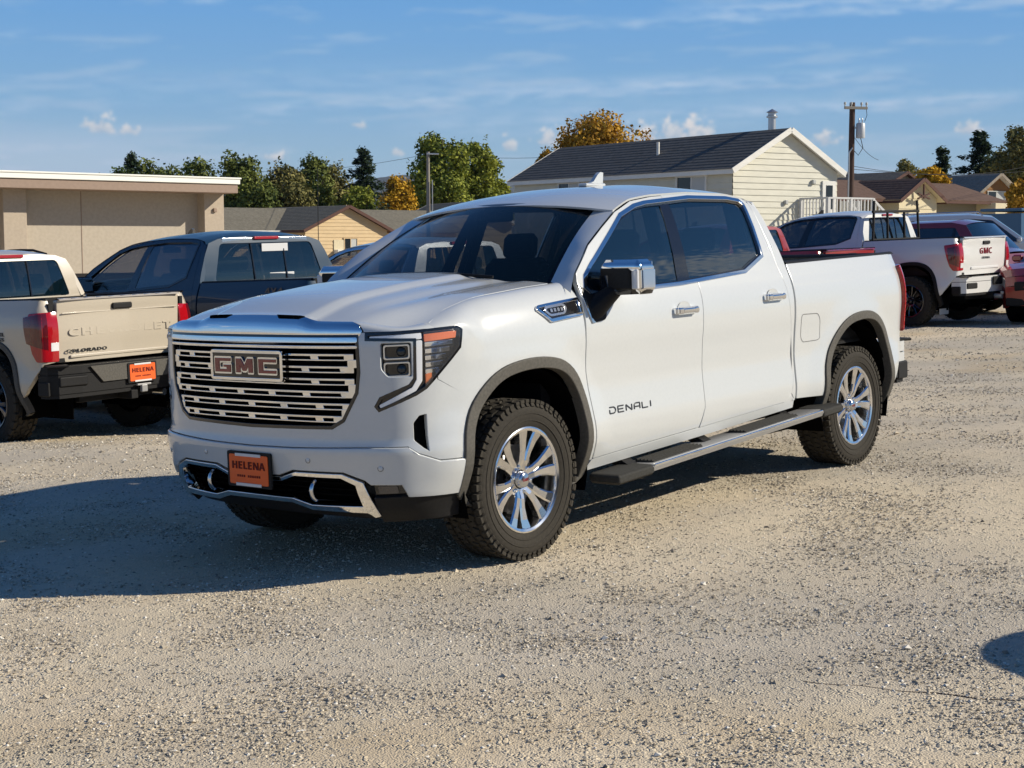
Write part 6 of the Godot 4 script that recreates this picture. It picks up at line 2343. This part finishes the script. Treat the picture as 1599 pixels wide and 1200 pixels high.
func tree(called: String, label: String, px: float, depth: float, top: float, low: float, wide: float, kind: String, colors: Array, seed_: int, count := 3600, group := "") -> void:
	var base := spot(px, 377, depth)
	base.y = -.3
	var y1 := spot(px, top, depth).y + .3
	var y0 := spot(px, low, depth).y + .3
	var w := wide / 2401.0 * depth
	var root := thing(called, Transform3D(Basis(), base), label, "tree", group)
	var r := RandomNumberGenerator.new()
	r.seed = seed_
	var tk := Mb.new()
	var h := y1
	tk.tube([Vector3(0, -.5, 0), Vector3(.05, h * .25, .02), Vector3(-.04, h * .55, 0), Vector3(.03, h * .92, .03)], .02 * h + .06, 8, true, .03)
	if kind != "conifer":
		for k in 7:
			var a := r.randf() * TAU
			var yy := h * r.randf_range(.3, .6)
			var d := Vector3(cos(a), r.randf_range(.6, 1.3), sin(a)).normalized()
			tk.tube([Vector3(0, yy, 0), Vector3(0, yy, 0) + d * w * .2, Vector3(0, yy, 0) + d * w * .38 + Vector3(0, w * .08, 0)], .05 + h * .006, 6, true, .02)
	part(tk, "trunk", M["bark"], root)
	var m: ArrayMesh
	if kind == "conifer":
		m = conifer_mesh(h, w, count, colors, seed_)
	else:
		var blobs := []
		var n := 13 if kind != "tall" else 16
		for k in n:
			var u := (k + .5) / n
			var yy := lerpf(y0 + .12 * (y1 - y0), y1 - .12 * (y1 - y0), u)
			var env := pow(sin(PI * clampf(.30 + u * .62, 0.0, 1.0)), .7)
			if kind == "tall": env = .45 + .55 * sin(PI * clampf(.25 + u * .68, 0.0, 1.0))
			var off := Vector3(r.randf_range(-1, 1), 0, r.randf_range(-1, 1)) * w * .34 * env
			var s := r.randf_range(.18, .30) * w * (.5 + .5 * env)
			blobs.append([Vector3(off.x, yy, off.z), Vector3(s, minf(s * .8, (y1 - y0) * .28), s)])
		blobs.append([Vector3(0, (y0 + y1) * .5, 0), Vector3(w * .36, (y1 - y0) * .40, w * .36)])
		m = crown_mesh(blobs, int(count * 2.6), clampf(depth * .0027, .12, .30), colors, seed_)
	inst(m, "crown", M["leaf"], root)

func build_trees() -> void:
	var dark := [Color(.035, .055, .018), Color(.11, .15, .04)]
	var mid := [Color(.05, .075, .022), Color(.19, .215, .055)]
	var lime := [Color(.085, .12, .024), Color(.32, .34, .055)]
	var olive := [Color(.08, .085, .032), Color(.25, .225, .08)]
	var gold := [Color(.30, .17, .014), Color(.68, .42, .04)]
	var rust := [Color(.30, .165, .022), Color(.64, .38, .055)]
	var fir := [Color(.018, .034, .022), Color(.06, .09, .05)]
	var g := "trees behind the stucco building"
	tree("conifer_tree", "pointed dark conifer rising above the stucco building's roof", 207, 116, 237, 300, 110, "conifer", fir, 101, 5200, g)
	tree("broadleaf_tree", "low dark green tree left of the conifer above the stucco roof", 186, 112, 255, 372, 90, "round", dark, 102, 3000, g)
	tree("broadleaf_tree", "dark green tree just right of the conifer above the stucco roof", 240, 118, 243, 372, 100, "round", mid, 103, 3400, g)
	tree("broadleaf_tree", "wide green tree above the right part of the stucco roof", 300, 114, 243, 372, 135, "round", mid, 104, 4000, g)
	tree("broadleaf_tree", "tall green tree standing at the right end of the stucco building", 383, 110, 234, 372, 104.92, "tall", mid, 105, 5200, g)
	tree("broadleaf_tree", "broad olive green tree right of the stucco building's end", 440, 114, 249, 372, 97.6, "round", olive, 106, 4600, g)
	tree("broadleaf_tree", "feathery light green tree behind the tan house's ridge", 492, 130, 233, 372, 80.52, "tall", mid, 107, 4200, g)
	tree("broadleaf_tree", "brownish green tree between the feathery tree and the blue conifer", 525, 134, 247, 372, 73.2, "round", olive, 108, 3600, g)
	tree("conifer_tree", "large blue green conifer behind the tan house's gable", 568, 128, 231, 330, 150, "conifer", fir, 109, 10400, g)
	tree("shrub_tree", "yellow green bush at the tan house's roof below the conifer", 557, 125, 287, 372, 73.2, "round", lime, 110, 2600)
	tree("yellow_tree", "golden yellow autumn tree right of the blue conifer", 623, 136, 267, 372, 80.52, "round", gold, 111, 4400)
	tree("broadleaf_tree", "dark bush between the yellow tree and the pale pole", 652, 140, 285, 372, 53.68, "round", dark, 112, 2200)
	tree("poplar_tree", "tall yellow green tree right behind the pale utility pole", 691, 120, 201, 372, 102.48, "tall", lime, 113, 7200)
	tree("poplar_tree", "second yellow green tree, narrower, right of the pale pole's tree", 748, 124, 207, 372, 80.52, "tall", lime, 114, 5600)
	tree("broadleaf_tree", "small yellow green tree at the left end of the dark shingle roof", 782, 126, 273, 372, 48.8, "round", lime, 115, 2200)
	tree("orange_tree", "orange autumn tree rising behind the dark shingle roof", 938, 84, 181, 300, 161.04, "round", rust, 116, 7000)
	tree("orange_tree", "small rusty tree at the left slope of the dark shingle roof", 856, 88, 233, 300, 58.56, "round", rust, 117, 2400)
	tree("bare_tree", "thin pale tree left of the orange tree above the roof", 888, 90, 211, 290, 48.8, "tall", olive, 118, 900)
	var g2 := "trees behind the brown roofed houses"
	tree("conifer_tree", "smaller dark conifer right of the wooden utility pole", 1468, 120, 226, 300, 100, "conifer", fir, 119, 6000, g2)
	tree("conifer_tree", "larger dark conifer rising above the far right houses", 1527, 116, 204, 310, 185, "conifer", fir, 120, 12800, g2)
	tree("broadleaf_tree", "tall thin olive tree at the right edge of the picture", 1592, 108, 191, 320, 90.28, "tall", olive, 121, 3000, g2)
	tree("broadleaf_tree", "low olive tree right of the big conifer behind the gable", 1562, 112, 233, 315, 61, "round", olive, 122, 2600, g2)
	tree("yellow_tree", "yellow bush in front of the white bargeboard at right", 1452, 88, 260, 312, 56.12, "round", gold, 123, 2800, g2)
	tree("yellow_tree", "rusty yellow bush at the right edge below the brown gable", 1590, 70, 273, 372, 48.8, "round", rust, 124, 2400, g2)
	tree("yellow_tree", "pale yellow treetop on the skyline left of the conifers", 1412, 140, 247, 300, 41.48, "round", olive, 125, 1400, g2)

# ------------------------------------------------------------------ poles and wires
func build_poles() -> void:
	var p := spot(1327, 377, 62.0)
	var root := thing("utility_pole", Transform3D(Basis(Vector3.UP, .25), Vector3(p.x, 0, p.z)), "dark wooden utility pole with transformer beside the cream house", "utility pole")
	var top := spot(1327, 162, 62.0).y
	var mb := Mb.new()
	mb.tube([Vector3(0, -.5, 0), Vector3(0, top, 0)], .15, 12, true, .11)
	part(mb, "pole", M["pole_wood"], root)
	var ca := Mb.new()
	ca.box(Vector3(.1, top - .22, .12), Vector3(1.0, .11, .09), .01)
	part(ca, "crossarm", M["pole_pale"], root)
	for x in [-.38, -.10, .34, .56]:
		var i := Mb.new()
		i.lathe([Vector2(.025, 0), Vector2(.025, .06), Vector2(.05, .08), Vector2(.045, .16), Vector2(0, .18)], 10, Transform3D(Basis(), Vector3(x, top - .165, .12)), -1.0)
		part(i, "insulator", M["curtain"], root)
	var tr := Mb.new()
	tr.lathe([Vector2(0, -.36), Vector2(.17, -.36), Vector2(.18, -.33), Vector2(.18, .20), Vector2(.15, .24), Vector2(0, .26)], 18, Transform3D(Basis(), Vector3(.34, top - 1.05, .08)), -1.0)
	part(tr, "transformer", M["transformer_grey"], root)
	var bs := Mb.new()
	for dx in [-.07, .07]:
		bs.lathe([Vector2(.025, 0), Vector2(.03, .12), Vector2(.012, .2), Vector2(0, .21)], 8, Transform3D(Basis(), Vector3(.34 + dx, top - .81, .08)), -1.0)
	bs.box(Vector3(.16, top - 1.0, .05), Vector3(.2, .08, .06), .01)
	part(bs, "transformer_bushing", M["galvanised"], root)
	var cond := Mb.new()
	cond.tube([Vector3(-.16, top - 4.2, .12), Vector3(-.16, top - 2.0, .12), Vector3(-.02, top - 1.8, .12)], .03, 6)
	part(cond, "conduit", M["galvanised"], root)
	var loops := Mb.new()
	loops.tube([Vector3(.34, top - 1.4, .1), Vector3(.40, top - 1.8, .2), Vector3(.20, top - 2.1, .2), Vector3(.02, top - 1.9, .16)], .015, 6)
	loops.tube([Vector3(.50, top - .75, .1), Vector3(.60, top - .5, .1), Vector3(.55, top - .2, .12)], .012, 6)
	part(loops, "cable_loop", M["wire"], root)
	var q := spot(669, 377, 88.0)
	var r2 := thing("utility_pole", Transform3D(Basis(Vector3.UP, .2), Vector3(q.x, 0, q.z)), "pale thin utility pole in front of the tall yellow green tree", "utility pole")
	var t2 := spot(669, 238, 88.0).y
	var m2 := Mb.new()
	m2.tube([Vector3(0, -.5, 0), Vector3(0, t2, 0)], .13, 10, true, .09)
	part(m2, "pole", M["pole_pale"], r2)
	var a2 := Mb.new()
	a2.box(Vector3(.25, t2 - .12, .1), Vector3(.7, .08, .08), .01)
	a2.tube([Vector3(.22, .0, .14), Vector3(.22, t2 - 1.6, .14)], .03, 6)
	part(a2, "crossarm", M["galvanised"], r2)
	var q3 := spot(497, 377, 60.0)
	var r3 := thing("flagless_mast", Transform3D(Basis(), Vector3(q3.x, 0, q3.z)), "very thin dark mast standing in front of the tan house's gable", "mast")
	var m3 := Mb.new()
	m3.tube([Vector3(0, -.3, 0), Vector3(0, spot(497, 262, 60.0).y, 0)], .022, 6, true, .012)
	part(m3, "mast", M["wire"], r3)
	# wires
	var spans := [["wire running down from the wooden pole's transformer to the far right", spot(1334, 214, 62.0), spot(1372, 250, 75.0), .15], ["upper wire from the wooden pole towards the right edge", spot(1328, 259, 62.0), spot(1680, 236, 90.0), .8], ["lower wire from the wooden pole towards the right edge", spot(1328, 264, 62.0), spot(1680, 256, 90.0), .4], ["long faint wire from the pale pole towards the orange tree", spot(672, 238, 88.0), spot(1010, 226, 80.0), .5], ["long faint wire leaving the pale pole to the left", spot(667, 241, 88.0), spot(330, 262, 120.0), .6]]
	for s in spans:
		var w := Mb.new()
		var pts := []
		var c: Vector3 = (s[1] + s[2]) * .5
		for k in 13:
			var u := k / 12.0
			var v: Vector3 = s[1].lerp(s[2], u) - Vector3(0, s[3] * 4.0 * u * (1.0 - u), 0)
			pts.append(v - c)
		w.tube(pts, .011, 5)
		var o := part(w, "power_line", M["wire"], self)
		o.position = c
		tag(o, s[0], "power line", "power lines on the skyline")
